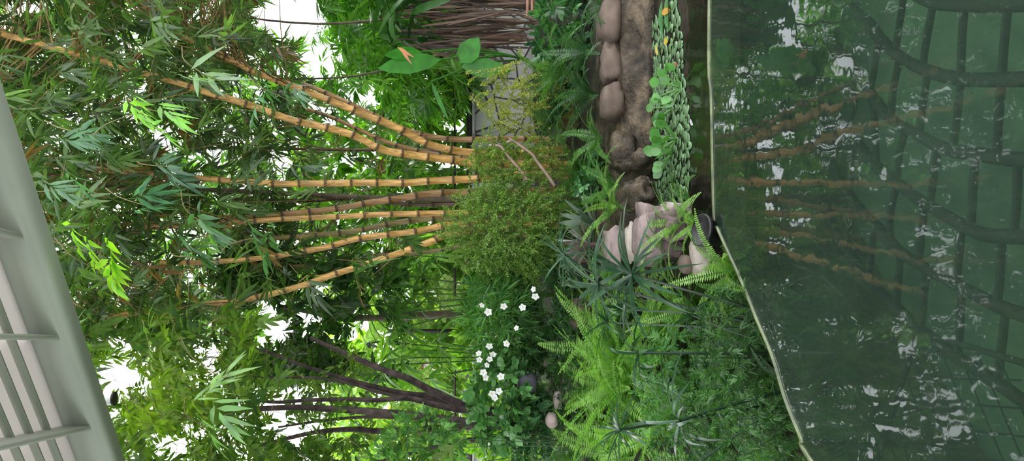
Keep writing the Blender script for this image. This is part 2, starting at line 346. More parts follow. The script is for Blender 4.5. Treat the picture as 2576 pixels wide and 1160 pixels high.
for ang in (35, 100):
    dv = np.array([math.cos(math.radians(ang)), math.sin(math.radians(ang))]); pn = np.array([-dv[1], dv[0]])
    for k in range(-40, 60):
        o = ca + pn * k * .055; tt = np.linspace(-2, 2, 400); q = o + dv * tt[:, None]
        i = inpoly(q[:, 0], q[:, 1], quad)
        if i.sum() > 4:
            a_, e_ = q[i][0], q[i][-1]; bw.tube(np.array([[*a_, -.12], [*e_, -.12]]) - c0, .0022, 4)
bw.obj('wire_grid', M['rib'], ml)
fr = [np.array([*p, -.12]) for p in quad]; b.tube(np.array([fr[1], fr[0], fr[3]]) - c0, .008, 5); b.obj('frame', M['rib'], ml)

# ---------------------------------------------------------------- leaf clouds
GAPS = [(720, 40, 90, 62, 1), (640, 15, 30, 20, .8), (800, 160, 60, 45, .75), (780, 100, 30, 40, .7), (900, 248, 50, 28, .85), (860, 250, 25, 20, .6), (700, 400, 40, 22, .8), (820, 430, 40, 22, .8), (890, 420, 32, 22, .8),
 (560, 130, 26, 18, .6), (520, 200, 26, 18, .5), (400, 350, 40, 26, .75), (510, 400, 40, 26, .75), (560, 315, 28, 12, .7), (740, 330, 60, 14, .7), (930, 390, 24, 20, .8), (880, 215, 30, 20, .7), (1130, 325, 26, 18, .8), (1120, 400, 24, 14, .9), (1130, 420, 40, 10, .9),
 (290, 865, 45, 36, .85), (275, 945, 45, 45, .95), (310, 900, 24, 30, .7), (720, 800, 60, 50, .8), (690, 850, 40, 40, .85), (880, 830, 45, 50, .8), (930, 850, 60, 42, .85), (640, 770, 50, 30, .7), (560, 880, 30, 30, .6), (830, 710, 40, 24, .6),
 (730, 700, 30, 14, .6), (560, 550, 20, 14, .5), (330, 570, 16, 12, .4), (500, 1090, 30, 24, .6), (630, 1010, 30, 20, .6), (830, 640, 20, 14, .8), (970, 1010, 40, 30, .7), (15, 40, 28, 36, .9), (95, 15, 40, 22, .8), (95, 150, 20, 10, .6), (10, 190, 20, 20, .6),
 (800, 800, 40, 40, .55), (960, 740, 30, 20, .6), (1085, 730, 20, 14, .7), (1160, 740, 20, 40, .7), (1150, 870, 26, 26, .5), (600, 480, 20, 12, .4), (420, 640, 16, 12, .5), (460, 700, 20, 12, .5), (960, 330, 20, 14, .5)]
def gapkeep(x, y, soft=1.):
    keep = np.ones(len(x))
    for a, c, rx, ry, s in GAPS:
        q = ((x - a) / rx) ** 2 + ((y - c) / ry) ** 2
        keep *= 1 - s * np.clip(1.7 - q, 0, 1) ** .6 * soft
    return rng.random(len(x)) < keep
def clump_noise(x, y, d, s=95., seed=0):
    return np.array([noise.noise(Vector((a / s + seed, c / s, e * .8))) for a, c, e in zip(x, y, d)])
def rgb(n, lo, hi, t=None):
    t = rng.random(n) if t is None else t
    return np.asarray(lo)[None] * (1 - t[:, None]) + np.asarray(hi)[None] * t[:, None]
def spray(b, p, D, k, L, W, col, spread=.75, droop=.18, twig=.12, tb=None, shape='lance', gap=(0, 0)):
    """fans of k leaves at p pointing D"""
    m = len(p); D = nrm(D)
    S = nrm(np.cross(D, nrm(rng.normal(0, .5, (m, 3)) + np.array([0, 0, 1.]))))
    U = np.cross(S, D)
    for j in range(k):
        t = j / max(1, k - 1)
        sg = 1 if j % 2 else -1
        a = (1 - t) * spread * sg + rng.normal(0, .16, m)
        if j == k - 1: a = rng.normal(0, .15, m)
        d = D * np.cos(a)[:, None] + S * np.sin(a)[:, None] + rng.normal(0, .14, (m, 3))
        q = p + D * (twig * (t - .7))[..., None] if np.ndim(twig) else p + D * twig * (t - .7)
        b.leaves(q, d, nrm(U + rng.normal(0, .25, (m, 3))), L * rng.uniform(.65, 1.1, m), W * rng.uniform(.8, 1.2, m), droop * rng.uniform(.3, 1.6, m), col * rng.uniform(.75, 1.25, (m, 1)), shape)
    if tb is not None:
        for i in range(0, m, 2):
            tb.tube(np.array([p[i] - D[i] * twig * 1.8 + [0, 0, .02], p[i] - D[i] * twig * .6, p[i] + D[i] * twig * .3]), [.0022, .0016, .001], 3, (.2, .14, .06), cap=False)
def in_view_culms():
    return culms
# bamboo culms: (photo polyline from base up), depth base->top, radius, colour, label
YEL = (.55, .31, .09); TAN = (.34, .19, .07); OLV = (.22, .17, .05); DRK = (.13, .07, .035)  # sunny tones first; clump shade is put into the darker back ones
culms = [
 ([(1440, 372), (1290, 386), (1190, 385), (1085, 365), (1000, 322), (940, 298), (840, 257), (740, 218), (640, 180), (500, 110), (380, 60)], 6.3, 5.6, .036, YEL, 'thick golden bamboo culm arching to the upper edge of the photo'),
 ([(1420, 415), (1300, 414), (1200, 412), (1130, 402), (1020, 388), (960, 376), (900, 345), (845, 327), (735, 302), (640, 268), (500, 226), (350, 180), (200, 138), (80, 105), (-60, 70)], 6.1, 4.9, .034, YEL, 'longest golden bamboo culm, leaning far across the canopy to the photo corner'),
 ([(1450, 350), (1240, 350), (1150, 351), (1075, 342), (1000, 318), (900, 270), (800, 225), (700, 190)], 6.5, 6.4, .030, TAN, 'tan bamboo culm nearest the pond with pinkish base sheaths'),
 ([(1450, 440), (1300, 440), (1200, 450), (1085, 455), (1025, 460), (900, 460), (780, 462), (700, 462), (590, 455), (400, 440), (200, 420)], 6.0, 5.6, .034, YEL, 'straight golden bamboo culm upright in the middle of the clump'),
 ([(1440, 480), (1200, 484), (1085, 487), (1000, 500), (900, 515), (850, 525), (700, 540), (500, 560)], 6.3, 6.0, .036, TAN, 'brown shaded bamboo culm just left of the straight golden one'),
 ([(1440, 520), (1180, 535), (1080, 537), (950, 540), (860, 545), (780, 548), (700, 552), (520, 565), (300, 575)], 6.1, 5.7, .029, YEL, 'slim yellow bamboo culm rising behind the weeping shrub'),
 ([(1440, 530), (1120, 547), (1000, 560), (900, 580), (800, 592), (680, 600), (540, 615)], 6.4, 6.2, .033, OLV, 'dark olive bamboo culm with purplish sheath scars'),
 ([(1440, 550), (1150, 563), (1060, 580), (980, 590), (900, 600), (820, 622), (740, 636), (650, 650), (500, 660), (350, 660)], 6.1, 5.6, .031, YEL, 'yellow bamboo culm leaning gently toward the pavilion'),
 ([(1440, 560), (1160, 585), (1080, 610), (1010, 635), (950, 655), (890, 675), (840, 690), (780, 712), (700, 735), (600, 757), (480, 768), (400, 780), (250, 800)], 5.9, 5.2, .031, YEL, 'golden bamboo culm bowing lowest toward the dark trunked tree'),
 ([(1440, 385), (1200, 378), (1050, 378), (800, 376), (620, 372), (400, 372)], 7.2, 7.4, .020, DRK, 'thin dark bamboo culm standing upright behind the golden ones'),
 ([(1440, 395), (1180, 400), (1080, 385), (980, 360), (900, 325), (820, 290), (700, 255)], 6.7, 6.8, .028, TAN, 'tan bamboo culm between the two arching golden culms'),
 ([(1440, 570), (1085, 632), (960, 642), (860, 660), (760, 668), (600, 690)], 6.8, 6.8, .026, OLV, 'olive bamboo culm half hidden behind the lowest bowing one'),
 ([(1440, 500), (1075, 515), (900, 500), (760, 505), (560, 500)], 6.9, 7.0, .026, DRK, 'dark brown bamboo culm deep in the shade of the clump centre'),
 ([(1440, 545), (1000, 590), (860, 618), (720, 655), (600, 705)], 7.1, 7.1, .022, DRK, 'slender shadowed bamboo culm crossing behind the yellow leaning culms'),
]
culm_px = []; culm_obj = []
for pl, d0, d1, r, colr, lab in culms:
    n = len(pl); ln = np.array([pl[k][0] for k in range(n)]); dd = d0 + (d1 - d0) * (ln[0] - ln) / (ln[0] - ln[-1])
    pts = [P(x, y, d) for (x, y), d in zip(pl, dd)]
    g = float(gz(pts[0][0], pts[0][1])); pts[0][2] = min(pts[0][2], g - .03)
    sp_ = smooth(pts, 400); seg = np.r_[0, np.cumsum(np.linalg.norm(np.diff(sp_, axis=0), axis=1))]
    Ltot = seg[-1]; node = .21 * random.uniform(.9, 1.1); s = []; m_ = []; rr = []; cc_ = []
    nn_ = int(Ltot / node)
    for k in range(nn_):
        base = k * node
        taper = 1 - .45 * base / Ltot
        for f, q, dk in ((0., 1.16, .14), (.03, 1.2, .14), (.05, 1.06, .25), (.09, .97, 1.1), (.5, .94, 1), (.93, .97, .9), (.97, 1.1, .3)):
            s.append(base + f * node); rr.append(r * q * taper); cc_.append(np.array(colr) * dk * (1 if dk < .5 else (.92 + .16 * ((k * 7) % 5) / 5)))
    s = np.array(s); q = np.stack([np.interp(s, seg, sp_[:, a]) for a in range(3)], -1)
    base = q[0].copy()
    b = MB(); b.tube(q - base, np.array(rr), 10, np.array(cc_))
    o = b.obj('bamboo_culm', M['culm'], None, base); tag(o, lab, 'bamboo', 'culms of the golden bamboo clump')
    # root/bud spikes at nodes
    b = MB(); 
    for k in range(2, nn_):
        if rng.random() < .5: continue
        c = np.array([np.interp(k * node, seg, sp_[:, a]) for a in range(3)])
        for e in range(7):
            v = nrm(rng.normal(0, 1, 3) * [1, 1, .5]); b.tube(np.array([c, c + v * (r + rng.uniform(.005, .03))]) - base, [.006, .002], 3, (.07, .04, .02), cap=False)
    b.obj('node_bud', M['wood'], o)
    culm_px.append(np.stack(px(sp_[::10]), -1)); culm_obj.append((o, base, sp_, seg))

# --- main canopy sprays assigned to nearest culm
def gen(n, xr, yr, dr, powd=1.):
    return rng.uniform(*xr, n), rng.uniform(*yr, n), dr[0] + (dr[1] - dr[0]) * rng.random(n) ** powd
def canopy(n, xr, yr, dr, maskf, seed=0, soft=1., th=.1, powd=1.):
    x, y, d = gen(n, xr, yr, dr, powd)
    k = maskf(x, y, d) & gapkeep(x, y, soft)
    x, y, d = x[k], y[k], d[k]
    k = clump_noise(x, y, d, seed=seed) > rng.normal(-th, .16, len(x))
    return x[k], y[k], d[k]
def main_mask(x, y, d):
    edge = np.interp(x, [-300, 300, 600, 800, 950, 1080], [1000, 900, 790, 760, 700, 640])
    lo = np.interp(x, [-300, 650, 800, 1000, 1080], [-400, -400, 190, 280, 330])
    dens = np.interp(x, [-300, 500, 700, 850, 1000, 1080], [1, 1, .8, .45, .25, 0.08])
    front = np.interp(x, [200, 450, 650, 850], [4.2, 5.2, 5.9, 6.5])
    fk = (d > front) | (y > edge - 60) | (y < 120) | (rng.random(len(x)) < np.interp(x, [300, 600, 900], [.45, .2, .04]))
    return fk & (y < edge + rng.normal(0, 30, len(x))) & (y > lo) & (rng.random(len(x)) < dens)
x, y, d = canopy(18500, (-300, 1080), (-350, 960), (4.2, 8.6), main_mask, powd=.7, th=.13)
p = PA(x, y, d)
own = np.array([min(range(len(culm_px)), key=lambda c: np.min((culm_px[c][:, 0] - a) ** 2 + (culm_px[c][:, 1] - e) ** 2)) for a, e in zip(x, y)])
tt = np.clip((d - 4.) / 3.8, 0, 1)
for ci, (o, base, sp_, seg) in enumerate(culm_obj):
    i = own == ci
    if not i.any(): continue
    b = MB(); tb = MB(); pi = p[i] - base; n = len(pi)
    D = rng.normal(0, 1, (n, 3)) * [1, 1, .55] + np.array([0, 0, -.35])
    lo = (.03, .065, .03); hi = (.15, .26, .07)
    cl = rgb(n, lo, hi, np.clip(rng.beta(1.6, 2.4, n) + .25 * (rng.random(n) < .12), 0, 1))
    dead = rng.random(n) < .05; cl[dead] = (.2, .11, .05)
    spray(b, pi, D, 7, .16, .0125, cl, tb=tb)
    b.obj('foliage', M['leaf'], o)
    # branches linking sprays to the culm
    top = sp_[(px(sp_)[0] < 1000)]
    if len(top):
        for q in pi[rng.random(n) < .12]:
            c = top[rng.integers(len(top))] - base
            c = top[np.argmin(np.linalg.norm(top - base - q - [0, 0, -.35], axis=1))] - base
            mid = (c + q) / 2 + rng.normal(0, .05, 3) + [0, 0, .05]
            tb.tube(smooth([c, mid, q], 6), np.linspace(.005, .0018, 6), 4, np.array((.3, .19, .07)) * rng.uniform(.4, 1.3), cap=False)
    tb.obj('branches', M['wood'], o)

# helper: plant of leaf sprays with trunk
def spray_plant(name, label, cat, base, trunks, pts, D, k, L, W, cl, m, group=None, spread=.75, droop=.2, twig=.1, shape='lance', twigs=True, bark=None, mult=1):
    e = empty(name, base, label, cat, group); base = np.array(base, float)
    for tr, r in trunks:
        q = smooth(tr, max(8, 4 * len(tr))); b = MB(); b.tube(q - base, np.linspace(r, r * .4, len(q)), 8, (.12, .09, .06) if r > .012 else (.03, .07, .02))
        b.obj('trunk' if r > .012 else 'stem', bark or M['wood'], e)
    b = MB(); tb = MB() if twigs else None
    spray(b, np.asarray(pts) - base, D, k, L, W, cl, spread, droop, twig, tb, shape); b.obj('foliage', m, e)
    if twigs: tb.obj('twigs', M['wood'], e)
    return e
def droopD(n, z=-.3, s=.6): return rng.normal(0, 1, (n, 3)) * [1, 1, s] + np.array([0, 0, z])

# right-hand bright bamboo (behind, photo top)
def mk_right(x, y, d): return y < np.interp(x, [500, 700, 900, 1100, 1180], [60, 170, 300, 300, 260]) + rng.normal(0, 20, len(x))
x, y, d = canopy(4200, (560, 1190), (-260, 330), (8.0, 11.5), mk_right, 3, th=.25)
n = len(x); cl = rgb(n, (.05, .16, .03), (.2, .42, .06))
bs = P(1390, 60, 8.0); bs[2] = gz(bs[0], bs[1])
spray_plant('green_bamboo', 'bright green leafy bamboo behind the dry palm, at the photo top', 'bamboo', bs, [([bs, P(1100, 40, 8), P(800, 60, 7.8), P(500, 30, 7.5)], .02), ([bs, P(1100, 140, 8), P(900, 190, 7.8), P(700, 200, 7.5)], .018), ([bs, P(1100, -40, 8), P(800, -60, 7.8)], .018)],
  PA(x, y, d), droopD(n, -.25), 8, .26, .018, cl, M['leaf'], spread=.9)
x, y, d = canopy(2200, (-200, 620), (-300, 420), (7.6, 10), lambda x, y, d: y < 300 - x * .2, 5, th=.2)
n = len(x); cl = rgb(n, (.1, .26, .04), (.28, .5, .1)); bs = P(1370, -140, 9.0); bs[2] = gz(bs[0], bs[1])
spray_plant('tall_green_bamboo', 'tall yellow-green bamboo crown far behind the longest golden culm', 'bamboo', bs, [([bs, P(900, -120, 9), P(400, -40, 9), P(0, 60, 8.8)], .03)], PA(x, y, d), droopD(n), 7, .2, .016, cl, M['leaf'])

# left tree with dark trunks
tb0 = P(1330, 1062, 5.4); tb0[2] = gz(tb0[0], tb0[1])
def PL(l, d0, d1): return [P(a, c, d0 + (d1 - d0) * k / max(1, len(l) - 1)) for k, (a, c) in enumerate(l)]
trk = [([tb0] + PL([(1207, 1030), (1100, 990), (1025, 952), (950, 925), (870, 890), (780, 850)], 5.4, 5.2), .034),
 ([tb0] + PL([(1200, 1028), (1100, 1000), (1015, 990), (950, 975), (880, 957), (810, 935), (750, 915), (660, 880)], 5.5, 5.3), .026),
 ([tb0] + PL([(1190, 1035), (1100, 1020), (1025, 1002), (950, 1007), (880, 1005), (775, 1007), (690, 1012), (600, 1000)], 5.3, 5.1), .024),
 ([tb0] + PL([(1240, 1066), (1150, 1060), (1050, 1047), (950, 1037), (850, 1030), (750, 1025), (640, 1030), (500, 1045)], 5.2, 5.0), .036),
 ([tb0] + PL([(1150, 1056), (1000, 1050), (900, 1050), (800, 1060), (700, 1075)], 5.5, 5.6), .018),
 ([tb0] + PL([(1150, 1075), (960, 1085), (885, 1080), (780, 1090), (620, 1130)], 5.6, 5.5), .03),
 ([tb0] + PL([(1240, 1105), (1150, 1110), (1000, 1150), (850, 1180)], 5.3, 5.2), .024),
 ([tb0] + PL([(1010, 998), (900, 970), (830, 955), (775, 950), (680, 950), (560, 940)], 5.4, 5.2), .013)]
def mk_tree(x, y, d):
    lo = np.interp(x, [100, 300, 600, 800, 900, 1000], [820, 780, 800, 750, 880, 1040])
    dens = np.interp(x, [100, 700, 850, 1000, 1150], [1, 1, .5, .3, .12]) * np.where((x > 680) & (d < 5.7) & (y < 1110), .08, 1)
    return (y > lo + rng.normal(0, 30, len(x))) & (rng.random(len(x)) < dens)
x, y, d = canopy(6500, (120, 1150), (720, 1420), (4.2, 6.8), mk_tree, 9, th=.14)
n = len(x); yb = np.exp(-(((x - 400) / 150) ** 2 + ((y - 1000) / 120) ** 2)) * .6
cl = rgb(n, (.04, .11, .025), (.22, .34, .04), np.clip(rng.beta(1.5, 2.5, n) * .8 + yb, 0, 1))
spray_plant('multi_stemmed_tree', 'multi-stemmed tree with dark slender trunks and small yellow-green leaves', 'tree', tb0, trk, PA(x, y, d), droopD(n, -.3), 9, .085, .013, cl, M['tree'], spread=1.0, twig=.12, shape='ovate', bark=M['bark'])
# dark tree between
x, y, d = canopy(3200, (560, 1020), (640, 960), (6.4, 8.4), lambda x, y, d: (x < 880) | (rng.random(len(x)) < .35), 12, th=.05)
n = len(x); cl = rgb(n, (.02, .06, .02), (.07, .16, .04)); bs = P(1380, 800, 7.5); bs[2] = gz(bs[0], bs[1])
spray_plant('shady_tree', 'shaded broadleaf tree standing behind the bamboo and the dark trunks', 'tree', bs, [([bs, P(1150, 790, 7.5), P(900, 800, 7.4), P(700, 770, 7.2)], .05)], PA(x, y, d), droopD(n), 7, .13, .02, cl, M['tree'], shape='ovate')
# far bright green trees
FAR = [('far_tree', 'bright far tree glimpsed behind the dark slender trunks', (820, 1230), (860, 1300), 1150, (.2, .36, .08), (.46, .6, .2)),
       ('far_tree', 'bright far shrubbery glimpsed between the golden culms', (760, 1230), (330, 700), 1100, (.1, .26, .03), (.3, .5, .07)),
       ('far_tree', 'bright far tree behind the fence at the photo top', (900, 1230), (-250, 330), 800, (.12, .28, .03), (.3, .52, .07)),
       ('far_tree', 'tall far tree crown above the fence, behind the middle of the clump', (330, 800), (180, 860), 750, (.05, .14, .03), (.16, .32, .06)),
       ('far_tree', 'far tree crown filling behind the shady tree', (820, 1230), (660, 900), 600, (.2, .35, .08), (.46, .6, .2))]
for nm, lb, xr, yr, cnt, lo, hi in FAR:
    x, y, d = canopy(cnt, xr, yr, (10, 12.5), lambda x, y, d: np.ones(len(x), bool), 20 + cnt % 7, th=.3, soft=.8)
    n = len(x); yc = (yr[0] + yr[1]) / 2; bs = P(1350, yc, 11.5); bs[2] = gz(bs[0], bs[1])
    spray_plant(nm, lb, 'tree', bs, [([bs, P(1150, yc + 20, 11.5), P(900, yc - 10, 11.3)], .07)], PA(x, y, d), droopD(n), 6, .24, .04, rgb(n, lo, hi), M['tree'], shape='ovate', twigs=False, twig=.18)
# canopy that closes over the viewer (out of frame above)
x, y, d = canopy(900, (-1500, -250), (-700, 1500), (4.5, 7.5), lambda x, y, d: np.ones(len(x), bool), 31, th=.0)
n = len(x); bs = P(1420, 500, 6.9); bs[2] = gz(bs[0], bs[1])
spray_plant('arching_bamboo', 'bamboo crown arching high over the pool', 'bamboo', bs, [([bs, P(1000, 500, 6.9), P(300, 470, 6.5), P(-500, 480, 6)], .03)], PA(x, y, d), droopD(n), 6, .16, .014, rgb(n, (.03, .09, .03), (.09, .2, .05)), M['leaf'], twigs=False)

# near overhanging sprays
near = [((520, 190), (40, 15), 3.3, 5, .2, .0135, 'pale underside bamboo spray of five long leaves hanging alone near the long culm', (.2, .3, .2), -100),
 ((350, 285), (60, 60), 3.4, 9, .14, .012, 'bright green drooping bamboo twig under the longest culm', (.2, .42, .05), -160),
 ((430, 290), (60, 50), 3.5, 9, .14, .012, 'second bright drooping twig, closer to the middle of the canopy', (.17, .4, .05), -150),
 ((285, 700), (20, 60), 3.2, 12, .13, .016, 'vivid yellow-green leaf cluster hanging beside the pavilion fascia', (.28, .5, .05), -60),
 ((230, 640), (20, 50), 3.3, 8, .11, .013, 'light green twig just above the vivid cluster by the fascia', (.22, .42, .06), -60),
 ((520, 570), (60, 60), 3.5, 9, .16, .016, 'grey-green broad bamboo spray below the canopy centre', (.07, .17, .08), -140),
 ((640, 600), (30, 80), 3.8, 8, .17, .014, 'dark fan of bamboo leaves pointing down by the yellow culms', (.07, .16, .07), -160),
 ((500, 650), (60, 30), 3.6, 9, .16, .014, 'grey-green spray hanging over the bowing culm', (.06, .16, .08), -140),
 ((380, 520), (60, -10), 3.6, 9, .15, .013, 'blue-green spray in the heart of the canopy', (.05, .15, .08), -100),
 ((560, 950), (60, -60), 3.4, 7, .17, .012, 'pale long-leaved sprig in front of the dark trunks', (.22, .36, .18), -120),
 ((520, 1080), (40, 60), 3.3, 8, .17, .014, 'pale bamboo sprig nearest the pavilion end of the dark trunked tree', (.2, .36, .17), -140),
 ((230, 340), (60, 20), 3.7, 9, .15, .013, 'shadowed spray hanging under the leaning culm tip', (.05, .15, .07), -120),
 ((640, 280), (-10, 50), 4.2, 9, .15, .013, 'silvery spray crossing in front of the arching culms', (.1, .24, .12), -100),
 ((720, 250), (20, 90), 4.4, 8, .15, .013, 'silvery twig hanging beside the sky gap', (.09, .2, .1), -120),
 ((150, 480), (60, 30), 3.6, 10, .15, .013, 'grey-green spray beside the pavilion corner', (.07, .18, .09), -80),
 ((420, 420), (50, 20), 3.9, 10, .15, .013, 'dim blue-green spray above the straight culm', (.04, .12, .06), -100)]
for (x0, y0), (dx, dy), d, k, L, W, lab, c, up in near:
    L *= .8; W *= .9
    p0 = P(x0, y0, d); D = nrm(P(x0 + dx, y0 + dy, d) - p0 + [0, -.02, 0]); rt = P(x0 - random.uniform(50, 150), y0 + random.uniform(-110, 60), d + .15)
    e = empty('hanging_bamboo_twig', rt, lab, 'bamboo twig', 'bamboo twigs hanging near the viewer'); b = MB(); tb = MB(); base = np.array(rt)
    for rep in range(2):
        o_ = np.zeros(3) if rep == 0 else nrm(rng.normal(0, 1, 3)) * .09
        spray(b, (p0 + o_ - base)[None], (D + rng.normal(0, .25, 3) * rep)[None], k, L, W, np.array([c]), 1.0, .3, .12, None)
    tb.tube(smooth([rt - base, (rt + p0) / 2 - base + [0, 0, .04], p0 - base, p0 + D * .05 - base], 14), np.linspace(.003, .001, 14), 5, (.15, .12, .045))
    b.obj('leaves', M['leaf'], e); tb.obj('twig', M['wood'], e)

# ---------------------------------------------------------------- pavilion roof
ZR = 2.7
fa = np.array(G(-120, -80 + 100, ZR)); f1 = G(125, 580, ZR); f2 = G(315, 1160, ZR); fd = nrm((f2 - f1)[:2]); fa = f1[:2] - fd * 2.2; fb = f2[:2] + fd * 3
inn = np.array([.15, -.99]); inn2 = np.array([-fd[1], fd[0]]); inn2 = inn2 if inn2[1] < 0 else -inn2
roof = empty('pavilion_roof', (*f2[:2], ZR), 'pale grey louvred pavilion roof jutting in from the lower left of the photo', 'roof')
rc = np.array([*f2[:2], ZR])
b = MB(); b.beam(fa, fb, inn2, .13, ZR, ZR + .2); o = b.obj('fascia_beam', M['roof'], roof, -rc + 0)
for yy, xx in ((585, 64), (843, 158), (1072, 240), (1290, 330), (340, -30)):
    q = G(xx, yy, ZR)[:2]; b = MB(); b.beam(q - inn * .02, q + inn * 3.2, fd, .03, ZR + .03, ZR + .16); b.obj('rafter', M['rafter'], roof, -rc)
for k in range(1, 27):
    off = inn2 * (.15 + .11 * k); b = MB(); b.beam(fa + off, fb + off, inn2, .012, ZR + .125, ZR + .16); b.obj('purlin', M['roof'], roof, -rc)
b = MB(); b.beam(fa + inn2 * .13, fb + inn2 * .13, inn2, 3.1, ZR + .16, ZR + .166); b.obj('ceiling_panel', M['panel'], roof, -rc)
# wall light on fascia
q = P(268, 1003, 3.96); e = empty('spotlight', q, 'small white cylindrical spotlight fixed to the outside of the pavilion fascia', 'light')
b = MB(); b.tube(np.array([[0, 0, .055], [0, 0.0, -.035]]), .034, 20); b.obj('lamp_body', M['white'], e)
b = MB(); b.tube(np.array([[0, 0, -.034], [0, 0, -.044]]), .036, 20); b.obj('lens_ring', M['black'], e)
b = MB(); b.tube(np.array([[0, 0, .01], [-.06, -.16, .05]]), .009, 8); b.obj('bracket', M['white'], e)
# ---------------------------------------------------------------- back wall, fence, far building
D9 = 9.0
b = MB(); zt = CAMZ + (HX - 1190) / F * D9
b.box((-6, D9, .1), (7, D9 + .2, zt)); o = struct(b.obj('wall_back', M['stone']))
e = empty('boundary_fence', (0, D9 + .1, zt), 'dark rail fence with wire mesh standing on the stone clad wall', 'fence')
b = MB(); b.box((-6, -.04, .0), (7, .06, .075)); b.obj('bottom_rail', M['black'], e)
b = MB(); b.tube(np.array([[-6, -.12, -.01], [7, -.12, -.01]]), .018, 8); b.obj('pipe_rail', M['steel'], e)
b = MB(); b.box((-6, -.015, .2), (7, .015, .225)); b.obj('middle_rail', M['black'], e)
for k in range(9): b = MB(); b.box((-6 + k * 1.6, -.02, 0), (-5.96 + k * 1.6, .02, 1.0)); b.obj('post', M['black'], e)
b = MB()
for k in range(-180, 190):
    for s_ in (1, -1):
        x0 = k * .07; b.tube(np.array([[x0, 0, .05], [x0 + s_ * .9, 0, .95]]), .0018, 3, cap=False) if -6 < x0 < 6 else None
b.obj('wire_mesh', M['black'], e)
e = empty('neighbouring_house', (-3, 15, .4), 'pale plastered house with a clay tile edge far behind the garden', 'building')
b = MB(); b.box((-3.2, 0, -.2), (2.6, 2, 1.25)); b.obj('wall', M['plaster'], e)
b = MB(); b.box((-3.3, -.15, 1.25), (2.7, 2.1, 1.42)); b.obj('roof_edge', M['tile'], e)
b = MB(); b.box((.2, -.02, .1), (1.0, .03, .9)); b.obj('window', M['black'], e)

# ---------------------------------------------------------------- rocks
def rock(name, label, xr, yr, d, m, depth=None, rough=.2, seed=0, cat='rock', grp=None, z0=None, sub=3, power=2.5, rotz=0):
    c = P((xr[0] + xr[1]) / 2, (yr[0] + yr[1]) / 2, d); sx = (yr[1] - yr[0]) / F * d / 2; sz = (xr[1] - xr[0]) / F * d / 2; sy = depth or (sx + sz) / 2
    b = bmesh_ico(sub); v = b[0].copy()
    v = np.sign(v) * np.abs(v) ** (2 / power); 
    dsp = np.array([noise.fractal(Vector(q * 1.1) + Vector((seed * 3.7, seed, 0)), 1, 2, 4) for q in b[0]])
    cr_ = np.array([noise.cell(Vector(q * 1.6) + Vector((seed, 0, seed))) for q in b[0]])
    v = v * (1 + rough * dsp + rough * .25 * (cr_ - .5))[:, None] * [sx, sy, sz]
    mb = MB(); mb.add(v, [b[1]]); o = mb.obj(name, m, None, c); o.rotation_euler[2] = rotz
    return tag(o, label, cat, grp)
_ico = {}
def bmesh_ico(sub):
    if sub not in _ico:
        import bmesh
        bm = bmesh.new(); bmesh.ops.create_icosphere(bm, subdivisions=sub, radius=1)
        _ico[sub] = (np.array([v.co[:] for v in bm.verts]), np.array([[v.index for v in f.verts] for f in bm.faces])); bm.free()
    return _ico[sub]
R = rock
R('boulder', 'smooth brown boulder at the far end of the ledge row, by the photo top', (1506, 1566), (-5, 122), 4.68, M['boulder'], .13, .25, 1, grp='boulders along the pond ledge')
R('boulder', 'ridged purple-brown boulder, middle of the ledge row', (1508, 1568), (108, 220), 4.7, M['boulder'], .12, .35, 2, grp='boulders along the pond ledge')
R('boulder', 'rounded pinkish-brown boulder with a fern frond across it', (1508, 1572), (208, 306), 4.65, M['boulder'], .13, .25, 3, grp='boulders along the pond ledge')
R('boulder', 'dark wet rock under the fern at the end of the ledge', (1530, 1600), (335, 440), 4.55, M['ledge'], .15, .3, 4, grp='boulders along the pond ledge')
R('boulder', 'dark craggy rock rising from the pond beside the lily mat corner', (1575, 1650), (440, 540), 4.1, M['ledge'], .16, .55, 5, sub=4)
R('boulder', 'low brown rock between the dark crag and the ledge', (1590, 1640), (370, 440), 4.4, M['ledge'], .14, .3, 6)
R('rock_slab', 'upright pink slab rock behind the fern', (1596, 1672), (515, 665), 3.75, M['pink'], .13, .3, 7, power=4, sub=4)
R('rock_slab', 'cracked purple-brown rock beside the pink slab', (1655, 1728), (536, 600), 3.5, M['purple'], .1, .42, 8, power=3.2, sub=4)
R('rock_slab', 'whitish rock facing the pond above the purple one', (1662, 1734), (508, 545), 3.55, M['cream'], .08, .32, 9, power=3.5, sub=4)
R('rock_slab', 'dark brown rock in the hollow under the purple rock', (1660, 1722), (592, 650), 3.6, M['purple'], .08, .25, 10)
R('rock_slab', 'mauve elongated rock behind the grassy umbrella stems', (1518, 1566), (572, 700), 4.1, M['pink'], .11, .34, 11, power=3)
R('rock_slab', 'cream knobbly stone between the two pink rocks', (1572, 1602), (552, 660), 3.9, M['cream'], .07, .3, 12)
R('rock_slab', 'pale beige flat rock beside the black pot', (1738, 1784), (600, 694), 3.15, M['cream'], .06, .15, 13, power=3)
R('rock_slab', 'small orange-brown stone between the hanging ferns', (1708, 1738), (640, 690), 3.2, M['boulder'], .05, .15, 14)
R('boulder', 'grey-brown boulder in the shade beyond the bright fern', (1430, 1490), (752, 830), 4.9, M['boulder'], .12, .12, 15)
R('stone_ball', 'dark slate rounded stone under the white flowers', (1300, 1352), (936, 990), 5.1, M['slate'], .08, .05, 16, cat='stone')
R('boulder', 'pale pinkish stone half hidden in the fern bed', (1372, 1402), (1038, 1075), 4.7, M['pink'], .06, .15, 17)
R('boulder', 'small grey-pink stone beside the pale one in the fern bed', (1392, 1414), (985, 1030), 4.8, M['pink'], .05, .15, 18)
R('mossy_stump', 'mossy brown stump near the bamboo base', (1410, 1462), (272, 335), 5.8, M['moss'], .1, .35, 19, cat='stump')
